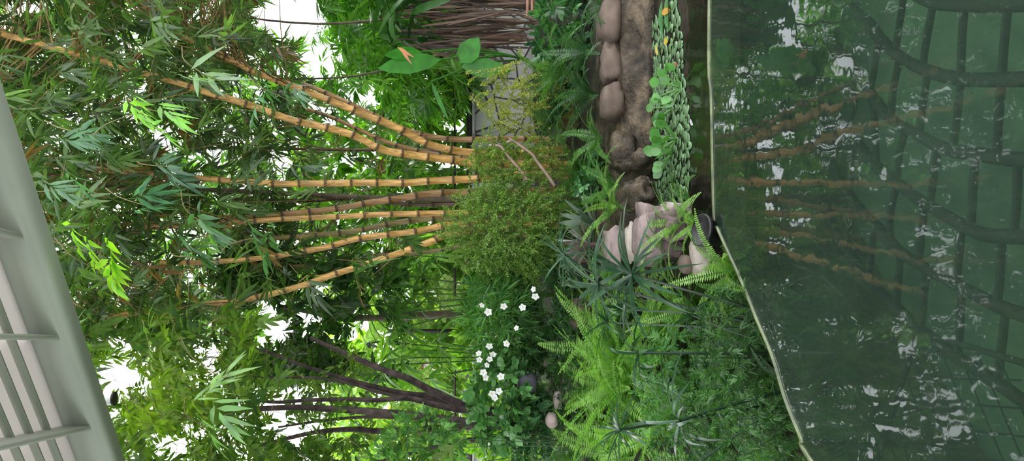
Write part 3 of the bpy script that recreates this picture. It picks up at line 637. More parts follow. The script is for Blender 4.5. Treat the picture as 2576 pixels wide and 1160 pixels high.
# ledge face
b = MB(); xs = np.arange(-.15, 3.0, .03); zs = np.linspace(-.35, .03, 26); X, Z = np.meshgrid(xs, zs)
Yv = 4.5 + .12 * (Z > -.02) * 0 + .1 * np.clip((Z + .05) / .12, 0, 1) - .07 * np.clip((-.06 - Z) / .03, 0, 1) + np.array([[noise.fractal(Vector((a * 3, c * 5, 2)), 1, 2, 4) for a in xs] for c in zs]) * .07
ny_, nx_ = X.shape; ii = (np.arange(ny_ - 1)[:, None] * nx_ + np.arange(nx_ - 1)[None]).ravel()
b.add(np.stack([X, Yv, Z], -1).reshape(-1, 3), [np.stack([ii, ii + 1, ii + nx_ + 1, ii + nx_], -1)])
tp = np.stack([xs, Yv[-1], np.full(len(xs), .03)], -1); tp2 = tp + [0, .5, .06]; n = len(xs)
i = np.arange(n - 1); b.add(np.vstack([tp, tp2]), [np.stack([i, i + 1, i + n + 1, i + n], -1)])
struct(b.obj('pond_bank', M['ledge']))
# pots
def pot(label, c, r, h, tilt, name='plant_pot'):
    b = MB(); prof = [(.0, .75), (.75, .75), (.82, .5), (.95, .98), (1.0, 1.0), (1.08, 1.0), (1.08, .9), (1.0, .88), (.78, 0), (0, 0)]
    prof = [(0, .85), (.9, .85), (.95, 1), (1.05, 1), (1.05, .86), (.98, .85), (.75, 0), (0, 0)]
    th_ = np.linspace(0, 2 * math.pi, 33)[:-1]; v = np.array([[(a * r * math.cos(t), a * r * math.sin(t), z_ * h) for t in th_] for a, z_ in prof])
    k = 32; i = np.arange(len(prof) - 1)[:, None] * k; q = np.arange(k)[None]
    b.add(v.reshape(-1, 3), [np.stack([i + q, i + (q + 1) % k, i + k + (q + 1) % k, i + k + q], -1).reshape(-1, 4)])
    o = b.obj(name, M['pot'], None, c); o.rotation_euler = tilt; return tag(o, label, 'pot')
c = P(1818, 588, 3.06); pot('black plastic plant pot wedged between rocks and pool edge', c, .062, .1, (.25, .15, 0))

def blob(name, label, cat, cx, cy, rx, ry, d, dd, n, k, L, W, lo, hi, m='gloss', shape='ovate', spread=.9, z=-.1, group=None, stems=6):
    th_ = rng.uniform(0, 2 * math.pi, n); r_ = rng.random(n) ** .5
    x = cx + np.cos(th_) * r_ * rx; y = cy + np.sin(th_) * r_ * ry; dp = d + rng.uniform(-dd, dd, n) * np.sqrt(np.clip(1 - r_ ** 2, .05, 1))
    p = PA(x, y, dp); bs = P(cx + rx, cy, d); bs[2] = min(bs[2], gz(bs[0], bs[1])) if d > 3.3 else bs[2]
    D = p - P(cx + rx * .4, cy, d + .1); D = nrm(D) + rng.normal(0, .5, (n, 3)) + np.array([0, -.2, z])
    st = [([bs, (bs + p[i]) / 2, p[i]], .004) for i in range(min(stems, n))]
    return spray_plant(name, label, cat, bs, st, p, D, k, L, W, rgb(n, lo, hi), M[m], group, spread, .15, L * .8, shape, twigs=False)
# ---------------------------------------------------------------- ferns
def frond_mesh(seed, L=.55, wid=.047, arch=1., npair=34, c0=(.06, .17, .04), c1=(.16, .34, .06)):
    r = np.random.default_rng(seed); t = np.linspace(0, 1, 14)
    # rachis in the x-z plane rising then arching
    th = 1.25 - arch * 1.5 * t; dx = np.cos(th); dz = np.sin(th)
    q = np.stack([np.cumsum(dx), .05 * np.sin(t * 3 + seed) * 14, np.cumsum(dz)], -1) / 14 * L; q -= q[0]
    b = MB(); b.tube(q, np.linspace(.0022, .0008, 14), 4, np.array(c0) * 1.6, cap=False)
    u = np.linspace(.12, .99, npair); p = np.stack([np.interp(u, t, q[:, k]) for k in range(3)], -1); tg = nrm(np.stack([np.interp(u, t, np.gradient(q[:, k])) for k in range(3)], -1))
    w_ = wid * np.clip(np.minimum(u * 4, 1), 0, 1) * (1 - u ** 3.5 * .85)
    side = np.tile([0, 1., 0], (npair, 1)); up = nrm(np.cross(tg, side)) * -1; up = np.where(up[:, 2:3] < 0, -up, up)
    for s_ in (1, -1):
        d_ = side * s_ + tg * .3 + up * .12 + r.normal(0, .05, (npair, 3))
        b.leaves(p, d_, up + r.normal(0, .08, (npair, 3)), w_ * r.uniform(.9, 1.08, npair), L / npair * .33, .12, rgb(npair, c0, c1, r.random(npair) * .5 + .5 * u))
    return b.mesh('frond', M['fern'])
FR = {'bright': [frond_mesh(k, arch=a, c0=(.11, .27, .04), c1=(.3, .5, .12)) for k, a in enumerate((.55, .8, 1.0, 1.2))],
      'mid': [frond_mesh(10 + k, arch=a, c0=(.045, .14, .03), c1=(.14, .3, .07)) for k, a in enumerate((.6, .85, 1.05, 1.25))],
      'dark': [frond_mesh(20 + k, arch=a, c0=(.025, .08, .028), c1=(.08, .18, .06)) for k, a in enumerate((.6, .85, 1.1, 1.3))]}  # dark fronds: deep green with the bed's shade put into the colour
def fern(label, y, d, n, size, kind, z=None, x=None, face=None, spread=2 * math.pi, group='sword ferns'):
    p = P(1400, y, d)
    if x is not None: p = P(x, y, d)
    else: p[2] = float(gz(p[0], p[1])) - .01 + (z or 0)
    e = empty('sword_fern', p, label, 'fern', group)
    a0 = face if face is not None else random.random() * 6.28
    for k in range(n):
        a = a0 + (k + random.uniform(-.4, .4)) / n * spread - (spread / 2 if face is not None else 0)
        s_ = size * random.uniform(.7, 1.15)
        tilt = random.uniform(-.3, .45)
        m_ = Matrix.Rotation(a, 4, 'Z') @ Matrix.Rotation(tilt, 4, 'Y') @ Matrix.Rotation(random.uniform(-.3, .3), 4, 'X') @ Matrix.Diagonal((s_, s_, s_, 1))
        rot_inst('frond', FR[kind][k % 4], e, (0, 0, 0), m_)
    return e
HPI = math.pi / 2
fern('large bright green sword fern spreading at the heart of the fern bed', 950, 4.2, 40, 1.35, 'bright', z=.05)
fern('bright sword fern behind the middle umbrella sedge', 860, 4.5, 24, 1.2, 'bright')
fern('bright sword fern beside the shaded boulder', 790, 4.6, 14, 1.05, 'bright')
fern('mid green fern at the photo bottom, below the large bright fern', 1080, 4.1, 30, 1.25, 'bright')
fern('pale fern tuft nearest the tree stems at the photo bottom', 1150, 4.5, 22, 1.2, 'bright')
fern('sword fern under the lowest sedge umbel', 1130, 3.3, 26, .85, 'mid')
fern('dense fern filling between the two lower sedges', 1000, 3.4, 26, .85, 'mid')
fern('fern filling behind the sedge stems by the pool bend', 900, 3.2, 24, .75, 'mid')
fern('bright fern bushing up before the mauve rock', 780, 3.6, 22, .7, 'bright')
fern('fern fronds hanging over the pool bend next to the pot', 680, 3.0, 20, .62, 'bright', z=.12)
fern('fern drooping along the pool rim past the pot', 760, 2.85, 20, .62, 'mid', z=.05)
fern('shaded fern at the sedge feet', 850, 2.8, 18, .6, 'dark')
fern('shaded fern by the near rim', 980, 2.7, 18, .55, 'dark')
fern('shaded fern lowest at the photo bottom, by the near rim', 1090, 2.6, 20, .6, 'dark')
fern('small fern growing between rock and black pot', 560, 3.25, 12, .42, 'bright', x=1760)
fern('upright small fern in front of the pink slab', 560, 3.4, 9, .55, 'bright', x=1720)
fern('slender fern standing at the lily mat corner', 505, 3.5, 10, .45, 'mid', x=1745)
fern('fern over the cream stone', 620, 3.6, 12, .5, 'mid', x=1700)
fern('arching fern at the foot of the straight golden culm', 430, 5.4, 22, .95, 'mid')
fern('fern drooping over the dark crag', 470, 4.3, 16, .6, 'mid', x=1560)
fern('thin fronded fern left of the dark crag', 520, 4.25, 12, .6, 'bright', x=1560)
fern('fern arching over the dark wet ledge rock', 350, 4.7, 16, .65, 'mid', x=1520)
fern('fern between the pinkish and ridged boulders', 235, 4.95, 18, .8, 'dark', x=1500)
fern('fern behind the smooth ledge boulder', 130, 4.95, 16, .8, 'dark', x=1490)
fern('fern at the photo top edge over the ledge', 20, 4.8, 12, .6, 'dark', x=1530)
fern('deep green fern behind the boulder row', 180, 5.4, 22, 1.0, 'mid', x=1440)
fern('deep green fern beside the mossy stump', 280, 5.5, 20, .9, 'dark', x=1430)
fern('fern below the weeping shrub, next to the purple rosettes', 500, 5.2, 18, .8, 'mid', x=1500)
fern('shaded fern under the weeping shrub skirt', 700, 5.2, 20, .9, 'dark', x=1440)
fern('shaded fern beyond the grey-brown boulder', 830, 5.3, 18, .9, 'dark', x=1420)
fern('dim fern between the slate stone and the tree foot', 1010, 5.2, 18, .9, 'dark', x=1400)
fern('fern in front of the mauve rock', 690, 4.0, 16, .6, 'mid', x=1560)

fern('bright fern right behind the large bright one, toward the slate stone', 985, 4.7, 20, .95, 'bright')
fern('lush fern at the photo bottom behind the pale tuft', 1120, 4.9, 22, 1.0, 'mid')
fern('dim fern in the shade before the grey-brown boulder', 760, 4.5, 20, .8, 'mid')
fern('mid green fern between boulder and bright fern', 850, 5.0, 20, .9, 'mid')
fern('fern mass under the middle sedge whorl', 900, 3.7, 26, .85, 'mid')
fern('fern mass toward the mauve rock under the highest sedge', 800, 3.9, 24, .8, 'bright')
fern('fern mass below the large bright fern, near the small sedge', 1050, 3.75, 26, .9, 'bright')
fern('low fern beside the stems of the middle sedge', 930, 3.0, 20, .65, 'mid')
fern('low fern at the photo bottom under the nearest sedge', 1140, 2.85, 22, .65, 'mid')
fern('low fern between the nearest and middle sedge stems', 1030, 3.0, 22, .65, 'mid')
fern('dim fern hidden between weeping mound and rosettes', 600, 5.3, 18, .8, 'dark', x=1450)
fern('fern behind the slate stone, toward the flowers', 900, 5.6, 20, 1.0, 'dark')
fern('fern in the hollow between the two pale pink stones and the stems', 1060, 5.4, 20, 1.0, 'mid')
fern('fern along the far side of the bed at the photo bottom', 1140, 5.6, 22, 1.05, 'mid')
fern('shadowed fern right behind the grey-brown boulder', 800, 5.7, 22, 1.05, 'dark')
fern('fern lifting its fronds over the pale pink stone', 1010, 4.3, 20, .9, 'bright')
blob('ground_plant', 'dark low ground cover between boulder, stones and fern bed', 'plant', 1440, 900, 60, 230, 5.0, .5, 420, 7, .05, .006, (.015, .05, .018), (.06, .15, .04), shape='lance', m='fern')  # shade between the ferns is put into the low leaf colour
for k, (X_, Y_) in enumerate(((-1.7, 2.9), (-2.2, 3.6), (-1.5, 3.5), (-2.6, 4.4), (-2.0, 4.5), (-3.0, 5.4))):
    if k < 6: fern('fern growing outside the view beyond the photo bottom', 580 - X_ * F / Y_, Y_, 22, 1.1, 'mid' if k % 2 else 'bright', group='ferns continuing past the photo bottom')
# ---------------------------------------------------------------- umbrella sedges
def umbel_mesh(seed, n=24, L=.23, W=.0058, c=(.018, .05, .025)):
    r = np.random.default_rng(seed); b = MB(); a = np.arange(n) / n * 2 * math.pi * 1.0 + r.normal(0, .12, n)
    el = r.uniform(-.1, .75, n); d = np.stack([np.cos(a) * np.cos(el), np.sin(a) * np.cos(el), np.sin(el)], -1)
    b.leaves(np.zeros((n, 3)), d, np.tile([0, 0, 1.], (n, 1)), L * r.uniform(.7, 1.15, n), W * r.uniform(.7, 1.2, n), r.uniform(.15, .55, n), rgb(n, c, np.array(c) * 2.2), 'strap')
    return b.mesh('bract_whorl', M['gloss'])
UM = [umbel_mesh(k) for k in range(3)]
sedge = [((1505, 715), (1900, 832), 3.0, 2.85, 1.25, (0, -.55, .5), 'umbrella sedge with broad dark whorl highest beside the mauve rock'),
 ((1608, 888), (1930, 890), 2.75, 2.72, 1.25, (-.1, -.5, 0), 'umbrella sedge with dark whorl in the middle of the fern bed'),
 ((1712, 1058), (1915, 960), 2.45, 2.6, 1.2, (.2, -.5, -.4), 'umbrella sedge with dark whorl nearest the viewer at the photo bottom'),
 ((1560, 1082), (1700, 1010), 2.7, 2.8, .8, (0, .5, -.3), 'small umbrella sedge whorl behind the nearest one'),
 ((1590, 690), (1880, 800), 2.9, 2.8, 1.3, (.3, -.4, .8), 'umbrella sedge with long arching blades over the pink slab'),
 ((1420, 640), (1500, 690), 3.9, 3.95, 1.0, (.3, -.4, .3), 'grassy pale sedge tuft below the weeping shrub')]
for k, (t_, f_, d0, d1, s_, rot, lab) in enumerate(sedge):
    top = P(*t_, d0); foot = P(*f_, d1); foot[2] = min(foot[2], float(gz(foot[0], foot[1])) + .0) if k != 5 else foot[2]
    e = empty('umbrella_sedge', foot, lab, 'sedge', 'umbrella sedges in the fern bed')
    q = smooth([np.zeros(3), (top - foot) * .5 + [0, 0, .015], top - foot], 12); b = MB(); b.tube(q, np.linspace(.007, .0045, 12), 6, (.015, .04, .018)); b.obj('stem', M['gloss'], e)
    from mathutils import Euler
    rot_inst('bract_whorl', UM[k % 3], e, top - foot, Euler(rot).to_matrix().to_4x4() @ Matrix.Scale(s_, 4))
    if k < 3 or k == 4:
        for j in range(1):
            off = np.array([random.uniform(-.22, .22), random.uniform(-.05, .35), random.uniform(-.25, .05)]); tp_ = top - foot + off
            b = MB(); b.tube(smooth([np.array([.02 * j, .02, 0]), tp_ * .5 + [0, 0, .02], tp_], 10), np.linspace(.0045, .003, 10), 6, (.025, .07, .03)); b.obj('stem', M['gloss'], e)
            rot_inst('bract_whorl', UM[(k + j) % 3], e, tp_, Euler((random.uniform(-.6, .4), random.uniform(-.5, .5), random.uniform(0, 6))).to_matrix().to_4x4() @ Matrix.Scale(s_ * .7, 4))

# ---------------------------------------------------------------- weeping fine-leaved shrubs
def weeping(name, label, base, n, top_fn, cl_lo, cl_hi, leafL=.013, seg=34, sprd=.02, strand=.5):
    e = empty(name, base, label, 'shrub'); b = MB(); tb = MB(); base = np.array(base)
    for k in range(n):
        a, m1, tip = top_fn()
        q = smooth([a - base, m1 - base, tip - base], seg); tb.tube(q[::3], .0012, 3, (.09, .12, .04), cap=False)
        tg = nrm(np.gradient(q, axis=0)); sd = nrm(np.cross(tg, nrm(rng.normal(0, 1, 3)))); t0 = 6
        for s_ in (1, -1):
            m_ = seg - t0; d_ = sd[t0:] * s_ + tg[t0:] * .35 + rng.normal(0, .3, (m_, 3))
            b.leaves(q[t0:] + rng.normal(0, .002, (m_, 3)), d_, rng.normal(0, .6, (m_, 3)) + [0, 0, 1], leafL * rng.uniform(.8, 1.3, m_), leafL * .42, .05, rgb(m_, cl_lo, cl_hi, np.clip(rng.random(m_) * .6 + .4 * rng.random(), 0, 1)), 'tiny')
    b.obj('foliage', M['tree'], e); tb.obj('stems', M['wood'], e); return e
def mound(cx, cy, rx, ry, d, dz, foot, inner=.25):
    def f():
        r_ = rng.random() ** .45; th_ = rng.uniform(0, 2 * math.pi)
        x_ = cx + math.cos(th_) * r_ * rx; y_ = cy + math.sin(th_) * r_ * ry; dd = d + rng.uniform(-dz, dz) * math.sqrt(max(0, 1 - r_ ** 2))
        tip = P(x_ + 40, y_, dd); a = P(foot[0] + (x_ - foot[0]) * inner, foot[1] + (y_ - foot[1]) * inner, d)
        m1 = (a + tip) / 2 + np.array([0, 0, .16 + .1 * rng.random()]); s_ = a + (m1 - a) * .35
        s_ = tip + nrm(a - tip + rng.normal(0, .12, 3)) * min(.42, np.linalg.norm(a - tip)) + [0, 0, .08]
        return s_, (s_ + tip) / 2 + [0, 0, .07], tip
    return f
bs = P(1430, 565, 5.3); bs[2] = gz(bs[0], bs[1])
weeping('weeping_shrub', 'dense mound of fine-leaved weeping shrub at the middle of the clump foot', bs, 560, mound(1255, 575, 200, 150, 5.2, .4, (1380, 570)), (.09, .19, .04), (.28, .44, .09))
bs = P(1430, 440, 5.4); bs[2] = gz(bs[0], bs[1])
e = weeping('weeping_shrub', 'thinner weeping shrub with bare forked twigs in front of the golden culms', bs, 150, mound(1265, 400, 150, 62, 5.3, .25, (1350, 420)), (.1, .2, .03), (.3, .42, .08))
for pl in ([(1395, 468), (1380, 445), (1350, 405), (1335, 385), (1288, 352), (1280, 345)], [(1325, 452), (1310, 430), (1280, 395), (1258, 368), (1230, 365)], [(1288, 352), (1275, 358)]):
    b = MB(); q = smooth([P(a, c, 5.15) - np.array(e.location) for a, c in pl], 20); b.tube(q, np.linspace(.012, .007, 20), 7, (.3, .2, .17)); b.obj('bare_branch', M['wood'], e)
bs = P(1430, 250, 5.6); bs[2] = gz(bs[0], bs[1])
weeping('weeping_shrub', 'sparse yellow-leaved weeping shrub before the stone clad wall', bs, 95, mound(1290, 245, 115, 100, 5.5, .25, (1320, 250)), (.2, .26, .05), (.5, .5, .14), leafL=.015)

# ---------------------------------------------------------------- leafy shrubs / fillers
blob('glossy_shrub', 'glossy dark-leaved shrub with silvery highlights at the photo top', 'shrub', 1420, 60, 85, 115, 5.7, .35, 150, 6, .085, .017, (.03, .1, .04), (.1, .26, .08))
blob('glossy_shrub', 'low dark shrub spreading between glossy shrub and fern', 'shrub', 1440, 150, 60, 90, 5.6, .3, 90, 6, .07, .014, (.02, .08, .03), (.08, .2, .07))
blob('ground_plant', 'bright low foliage behind the mossy stump', 'plant', 1400, 280, 50, 80, 6.2, .3, 120, 6, .05, .01, (.06, .18, .04), (.15, .34, .08))
blob('ground_plant', 'small-leaved creeper between the golden culm feet and the crag', 'plant', 1500, 455, 55, 70, 5.0, .25, 140, 6, .045, .012, (.04, .13, .05), (.12, .3, .1))
blob('ground_plant', 'small-leaved creeper under the arching fern', 'plant', 1530, 390, 45, 60, 5.1, .2, 100, 6, .045, .012, (.04, .12, .05), (.12, .28, .1))
blob('flowering_bush', 'leafy bush of narrow arching leaves carrying the white flowers', 'bush', 1250, 800, 80, 115, 5.3, .35, 230, 6, .13, .007, (.05, .16, .04), (.16, .36, .1), shape='lance', m='fern', spread=1.1)
blob('climbing_plant', 'heart-leaved creeper running over the tree foot', 'creeper', 1255, 1010, 80, 130, 5.1, .25, 230, 5, .06, .022, (.07, .2, .06), (.18, .38, .13))
blob('ground_plant', 'trailing dim undergrowth under the white flowers', 'plant', 1320, 860, 50, 120, 5.4, .3, 160, 6, .06, .012, (.02, .07, .025), (.07, .16, .05))  # leaf colour lowered to carry the shade under the flowers
blob('ground_plant', 'dim leafy undergrowth by the tree foot at the photo bottom', 'plant', 1330, 1090, 60, 100, 5.2, .3, 170, 6, .06, .015, (.03, .1, .04), (.09, .22, .08))
blob('ground_plant', 'leafy undergrowth hugging the near rim under the sedges', 'plant', 1830, 900, 90, 190, 2.8, .25, 300, 7, .035, .0035, (.015, .06, .02), (.07, .17, .05), shape='lance', m='fern')  # deep shade of the undergrowth is put into its leaf colour
blob('ground_plant', 'dark undergrowth at the lowest corner by the rim', 'plant', 1840, 1080, 140, 130, 2.55, .2, 320, 7, .032, .003, (.015, .06, .02), (.08, .2, .05), shape='lance', m='fern')  # dark leaf colour holds the shade by the rim
blob('ground_plant', 'light green undergrowth between the lower ferns', 'plant', 1700, 1000, 100, 200, 3.4, .2, 160, 7, .05, .005, (.04, .13, .05), (.15, .34, .1), shape='lance', m='fern')
blob('broadleaf_bush', 'fine green bush at the photo bottom beside the dark trunks', 'bush', 1060, 1120, 110, 90, 5.0, .5, 260, 7, .05, .009, (.06, .18, .06), (.2, .4, .12), m='tree')
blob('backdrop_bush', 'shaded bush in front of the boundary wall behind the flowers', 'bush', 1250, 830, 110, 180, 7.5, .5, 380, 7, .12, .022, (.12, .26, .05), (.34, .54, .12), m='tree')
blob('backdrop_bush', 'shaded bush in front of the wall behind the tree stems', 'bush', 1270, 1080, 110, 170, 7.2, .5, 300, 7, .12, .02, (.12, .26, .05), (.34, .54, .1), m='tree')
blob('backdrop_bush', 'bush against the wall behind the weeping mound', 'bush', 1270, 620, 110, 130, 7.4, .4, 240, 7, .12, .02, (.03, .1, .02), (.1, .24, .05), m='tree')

# white flowers
def flower_mesh(seed, n=5, r=.026, c=(.85, .85, .88)):
    b = MB(); a = np.arange(n) / n * 2 * math.pi + seed; d = np.stack([np.cos(a), np.sin(a), np.full(n, .35)], -1)
    b.leaves(np.zeros((n, 3)), d, np.tile([0, 0, 1.], (n, 1)), r, r * .42, .1, np.tile(c, (n, 1)), 'ovate'); return b.mesh('white_flower', M['petal'])
FM = [flower_mesh(k * .4) for k in range(3)]; CEN = MB(); CEN.tube(np.array([[0, 0, -.002], [0, 0, .008]]), [.005, .003], 6, (.75, .6, .1)); CENm = CEN.mesh('flower_centre', M['petal'])
fl = [(1213, 767), (1267, 770), (1228, 785), (1315, 773), (1347, 745), (1343, 728), (1300, 826), (1231, 870), (1275, 864), (1240, 890), (1205, 890), (1232, 903), (1226, 918), (1223, 950), (1238, 990), (1255, 985), (1245, 1001), (1206, 905), (1260, 948), (1216, 938)]
fh = [o for o in COL.objects if o.name.startswith('flowering_bush')][0]
for k, (a, c) in enumerate(fl):
    m_ = Euler((random.uniform(.7, 1.6), random.uniform(-.5, .5), random.uniform(-.6, .6))).to_matrix().to_4x4() @ Matrix.Scale(random.uniform(.8, 1.15), 4)
    o = rot_inst('flower', FM[k % 3], fh, P(a, c, 4.85) - np.array(fh.location), m_); o['label'] = 'white flower'
    o2 = bpy.data.objects.new('flower_centre', CENm); COL.objects.link(o2); o2.parent = o

# purple rosettes (boat lily)
def rosette(label, c, r, n, tilt, col_lo=(.06, .1, .08), col_hi=(.24, .3, .26)):
    e = empty('rosette_plant', c, label, 'plant', 'grey-purple rosettes beside the rocks'); a = np.arange(n) * 2.4; el = .25 + 1.1 * np.arange(n) / n
    d = np.stack([np.cos(a) * np.cos(el), np.sin(a) * np.cos(el), np.sin(el)], -1); b = MB()
    b.leaves(np.zeros((n, 3)), d, np.tile([0, 0, 1.], (n, 1)), r * rng.uniform(.75, 1.1, n), r * .07, rng.uniform(0, .25, n), rgb(n, col_lo, col_hi), 'strap'); o = b.obj('leaves', M['gloss'], e); o.rotation_euler = tilt
    b = MB(); b.tube(np.array([[0, 0, -.06], [0, 0, .02]]), .012, 7, (.09, .035, .05)); b.obj('stem', M['wood'], e); return e
rosette('grey-purple strap-leaved rosette nearest the pond', P(1495, 560, 4.6), .23, 36, (-.5, .1, 0))
rosette('second grey-purple rosette beside the mauve rock', P(1485, 615, 4.45), .2, 28, (-.6, -.3, 0), (.09, .06, .07), (.3, .3, .3))
rosette('small grey rosette under the weeping shrub edge', P(1452, 655, 4.6), .16, 18, (-.4, -.3, 0))

# palms
def fan_palm(label, x, y, d, fans, lo, hi, r=.42, m='tree'):
    bs = P(x + 150, y, d); bs[2] = gz(bs[0], bs[1]); e = empty('fan_palm', bs, label, 'palm', 'small palms behind the shrubs')
    for fx, fy in fans:
        c = P(fx, fy, d + rng.uniform(-.3, .3)) - bs; n = 13; a = np.linspace(-1.9, 1.9, n); out_ = nrm(c * [1, 1, .2] + [0, -.3, -.1] + rng.normal(0, .3, 3)); sd_ = nrm(np.cross(out_, [0, 0, 1.]))
        dv = out_[None] * np.cos(a)[:, None] + sd_[None] * np.sin(a)[:, None] + rng.normal(0, .05, (n, 3)); b = MB()
        b.leaves(np.tile(c, (n, 1)), dv, np.tile([0, 0, 1.], (n, 1)), r * rng.uniform(.8, 1.05, n), r * .045, rng.uniform(.25, .6, n), rgb(n, lo, hi), 'strap')
        b.tube(smooth([np.zeros(3), c * .5 + [0, 0, .1], c], 8), .006, 5, (.08, .16, .03)); b.obj('fan_leaf', M[m], e)
fan_palm('dark fan palm left of the golden clump', 1080, 740, 6.9, [(960, 720), (1000, 690), (1040, 740), (990, 790), (1030, 820), (1070, 700), (930, 770)], (.03, .1, .02), (.1, .24, .04))
fan_palm('bright fan palm by the dark tree stems', 1080, 900, 7.0, [(980, 860), (1010, 900), (1050, 880), (960, 920), (1080, 950), (1040, 960), (1100, 860)], (.12, .28, .05), (.26, .48, .1))
fan_palm('bright palm glimpsed between golden culms', 1080, 660, 8.0, [(1000, 640), (1050, 660), (1090, 640), (1030, 600)], (.12, .3, .04), (.24, .46, .08))
fan_palm('dark palm tuft behind the fence gap', 1120, 430, 8.2, [(1020, 420), (1000, 455), (1050, 400), (980, 430)], (.05, .16, .03), (.12, .3, .05))
# dry palm hanging fronds, photo top
e = empty('dry_palm', P(1400, 20, 6.4) * [1, 1, 0] + [0, 0, float(gz(2, 6.4))], 'palm with brown dried fronds hanging as a skirt at the photo top', 'palm'); bs = np.array(e.location)
b = MB(); b.tube(smooth([np.zeros(3), P(1250, 0, 6.5) - bs, P(1080, -40, 6.5) - bs], 10), .05, 9, (.1, .07, .05)); b.obj('trunk', M['wood'], e)
b = MB(); n = 420; yy = rng.uniform(-120, 125, n); xx = rng.uniform(1000, 1230, n); p = PA(xx, yy, rng.uniform(6.0, 6.6, n)) - bs
b.leaves(p, rng.normal(0, 1, (n, 3)) * [.13, .1, .05] + [0, 0, -1], np.tile([0, -1., 0], (n, 1)) + rng.normal(0, .4, (n, 3)), rng.uniform(.25, .5, n), rng.uniform(.005, .011, n), .05, rgb(n, (.02, .012, .008), (.15, .09, .06)), 'strap'); b.obj('dry_frond', M['dry'], e)
b = MB(); n = 70; p = PA(rng.uniform(930, 1060, n), rng.uniform(-100, 110, n), rng.uniform(5.9, 6.6, n)) - bs
b.leaves(p, droopD(n, -.2, .5), rng.normal(0, .3, (n, 3)) + [0, 0, 1], .42, .035, .3, rgb(n, (.02, .07, .02), (.06, .16, .03)), 'strap'); b.obj('green_frond', M['gloss'], e)
# broad leaf plant
e = empty('broadleaf_plant', P(1330, 150, 5.9), 'plant with a few huge bright green leaves in front of the fence', 'plant', None); bs = np.array(e.location)
for (a, c), (a2, c2), L, W in (((1110, 150), (1000, 165), .5, .075), ((1160, 160), (1195, 105), .22, .09), ((1160, 165), (1250, 175), .36, .07), ((1085, 205), (1120, 295), .32, .018), ((1060, 130), (1010, 135), .3, .05)):
    p0 = P(a, c, 5.6); p1 = P(a2, c2, 5.55); b = MB(); b.leaves((p0 - bs)[None], (p1 - p0)[None], np.array([[0, -1., .35]]), L, W, .05, np.array([[.04, .22, .02]]), 'ovate')
    b.tube(smooth([np.zeros(3), (p0 - bs) * .5 + [.05, 0, 0], p0 - bs], 8), .007, 5, (.06, .2, .03)); b.obj('leaf', M['tree'], e)
b = MB(); p = PA([1000, 1010], [118, 122], [5.3, 5.3]); b.leaves(p - p[0], np.array([P(1045, 150, 5.3) - p[0], P(1020, 155, 5.3) - p[0]]), np.array([[0, -1, .2]] * 2), .13, .012, .1, np.array([[.5, .2, .1]] * 2))
tag(b.obj('withered_leaves', M['dry'], None, p[0]), 'pair of orange withered leaves hanging among the green bamboo', 'leaves')
e = empty('cut_stake', P(1330, 8, 5.9), 'pair of thin reddish stakes by the dry palm at the photo top', 'stake')
for yo in (5, 22):
    b = MB(); b.tube(np.array([P(1323 + yo * .7, 42, 5.9), P(1325 + yo * .7, -60, 5.9)]) - np.array(e.location), .012, 6, (.35, .17, .12)); b.obj('rod', M['wood'], e)

# ---------------------------------------------------------------- pond surface things
def pad_mesh(seed):
    b = MB(); n = 14; a = np.linspace(.25, 2 * math.pi - .25, n); r = 1 + .06 * np.sin(a * 3 + seed)
    v = [(0, 0, .0)] + [(r[i] * math.cos(a[i]), r[i] * .8 * math.sin(a[i]), .05 + .05 * math.sin(2 * a[i] + seed)) for i in range(n)]
    v = np.array(v) * [.022, .022, .03]; lo = v - [0, 0, .0015]
    f = [[0, i, i + 1] for i in range(1, n)]; N_ = n + 1
    f2 = [[N_, i + 1 + N_, i + N_] for i in range(1, n)]; sd_ = [[i, i + N_, i + 1 + N_, i + 1] for i in range(1, n)]
    g = rng.uniform(.8, 1.2); b.add(np.vstack([v, lo]), [np.array(f + f2), np.array(sd_)], np.array([.22, .36, .19]) * g); return b.mesh('floating_leaf', M['gloss'])
PM = [pad_mesh(k) for k in range(6)]
mat_poly = np.array([(1640, 60), (1702, 0), (1716, 90), (1722, 200), (1735, 300), (1738, 440), (1730, 490), (1690, 545), (1655, 520), (1640, 440), (1634, 300), (1630, 200), (1648, 150)], float)
cnt = 0; placed = []
tries = 0
while cnt < 300 and tries < 30000:
    tries += 1
    a = random.uniform(1628, 1742); c = random.uniform(-10, 550)
    if not inpoly(np.array([a]), np.array([c]), mat_poly)[0]: continue
    if c < 150 and random.random() < .7 and a < 1690: continue
    q = G(a, c, LOWZ)
    if any((q[0] - r_[0]) ** 2 + (q[1] - r_[1]) ** 2 < .038 ** 2 for r_ in placed): continue
    placed.append(q); cnt += 1
    o = bpy.data.objects.new('floating_leaf', PM[cnt % 6]); COL.objects.link(o); o.location = (q[0], q[1], LOWZ + .003); s_ = random.uniform(1.1, 1.5)
    o.rotation_euler = (random.uniform(-.08, .08), random.uniform(-.08, .08), random.uniform(0, 6.28)); o.scale = (s_, s_, s_)
    tag(o, 'small pale green floating leaf in the mat on the lily pond', 'floating leaf', 'small floating leaves matted on the pond')
print('pads', cnt)
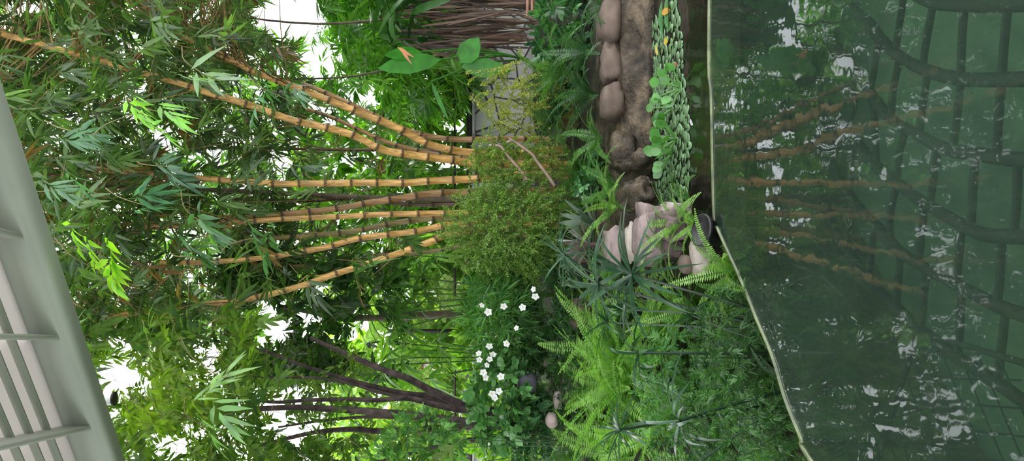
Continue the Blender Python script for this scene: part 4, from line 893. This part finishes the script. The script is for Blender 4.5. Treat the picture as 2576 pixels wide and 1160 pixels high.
def hyacinth(label, x, y, n, s_=1.):
    c = G(x, y, LOWZ); e = empty('water_hyacinth', c, label, 'water plant', 'water hyacinths standing in the floating mat')
    for k in range(n):
        a = k * 2.4 + random.random(); r_ = .06 * s_ * math.sqrt(k + .5) * .7; p = np.array([math.cos(a) * r_, math.sin(a) * r_, .04 + .05 * random.random()]); b = MB()
        d_ = np.array([math.cos(a), math.sin(a), .35 + random.random() * .5])
        b.leaves(p[None], (d_ * [.6, .6, 1.2])[None], np.array([[-math.cos(a) * .6, -math.sin(a) * .6 - .9, .5]]), .07 * s_, .032 * s_, .08, np.array([[.07, .22, .04]]) * random.uniform(.7, 1.4), 'ovate')
        b.tube(np.array([[0, 0, -.01], p * .6, p]), [.006, .005, .003], 5, (.15, .35, .08)); b.obj('leaf', M['gloss'], e)
hyacinth('water hyacinth at the middle of the mat, with upright spoon leaves', 1700, 350, 9, 1.0)
hyacinth('water hyacinth nearest the fern side of the mat', 1690, 385, 8, .9)
hyacinth('water hyacinth farthest along the mat, partly shaded', 1712, 220, 7, .9)
hyacinth('small water hyacinth by the mat edge near the brown leaf', 1690, 270, 5, .8)
fallen = [(1632, 6, .14, .035, (.5, .2, .05), 'broad orange fallen leaf at the pond far side', 1.6), (1692, 25, .16, .02, (.55, .3, .05), 'long curled yellow-brown leaf floating by the mat tip', 1.4), (1686, 104, .07, .022, (.6, .45, .05), 'yellow leaf with brown patch on the mat edge', 1.3),
 (1662, 138, .09, .02, (.65, .55, .15), 'pale yellow leaf lying on the mat', .6), (1711, 160, .12, .009, (.42, .12, .07), 'thin red-brown leaf along the mat front', 1.5), (1637, 130, .12, .008, (.42, .16, .1), 'narrow pinkish leaf floating alone behind the mat', 1.5),
 (1634, 255, .13, .01, (.5, .26, .14), 'narrow tan leaf along the mat back edge', 1.6), (1646, 275, .1, .03, (.6, .36, .08), 'curled golden-brown leaf at the mat back edge', 2.2), (1750, 315, .06, .012, (.7, .68, .72), 'pale lilac petal floating on the dark strip of water', .9), (1612, 118, .07, .008, (.35, .14, .09), 'short brown leaf stuck to the pond bank foot', 1.5)]
for x, y, L, W, c, lab, a in fallen:
    p = G(x, y, LOWZ); b = MB(); b.leaves(np.zeros((1, 3)), np.array([[math.cos(a), math.sin(a), .12]]), np.array([[0, 0, 1.]]), L, W, .08, np.array([c]), 'ovate')
    tag(b.obj('fallen_leaf', M['dry'], None, p + [0, 0, .012]), lab, 'fallen leaf', 'fallen leaves on the pond')
for k, y in enumerate((18, 36)):
    c = G(1668, y * 0 + 15, LOWZ + .01); b = MB(); b.leaves(np.zeros((1, 3)), np.array([[-1., .0, .05]]), np.array([[0, 0, 1.]]), .2, .045, .06, np.array([[.1, .27, .1]]), 'ovate')
    tag(b.obj('long_floating_leaf', M['gloss'], None, c + [.04, -.09 + .11 * k * 1.0, 0]), ['large oval green leaf lying on the pond, nearer the pool', 'large oval green leaf lying on the pond, nearer the bank'][k], 'floating leaf', 'large oval leaves at the photo top')
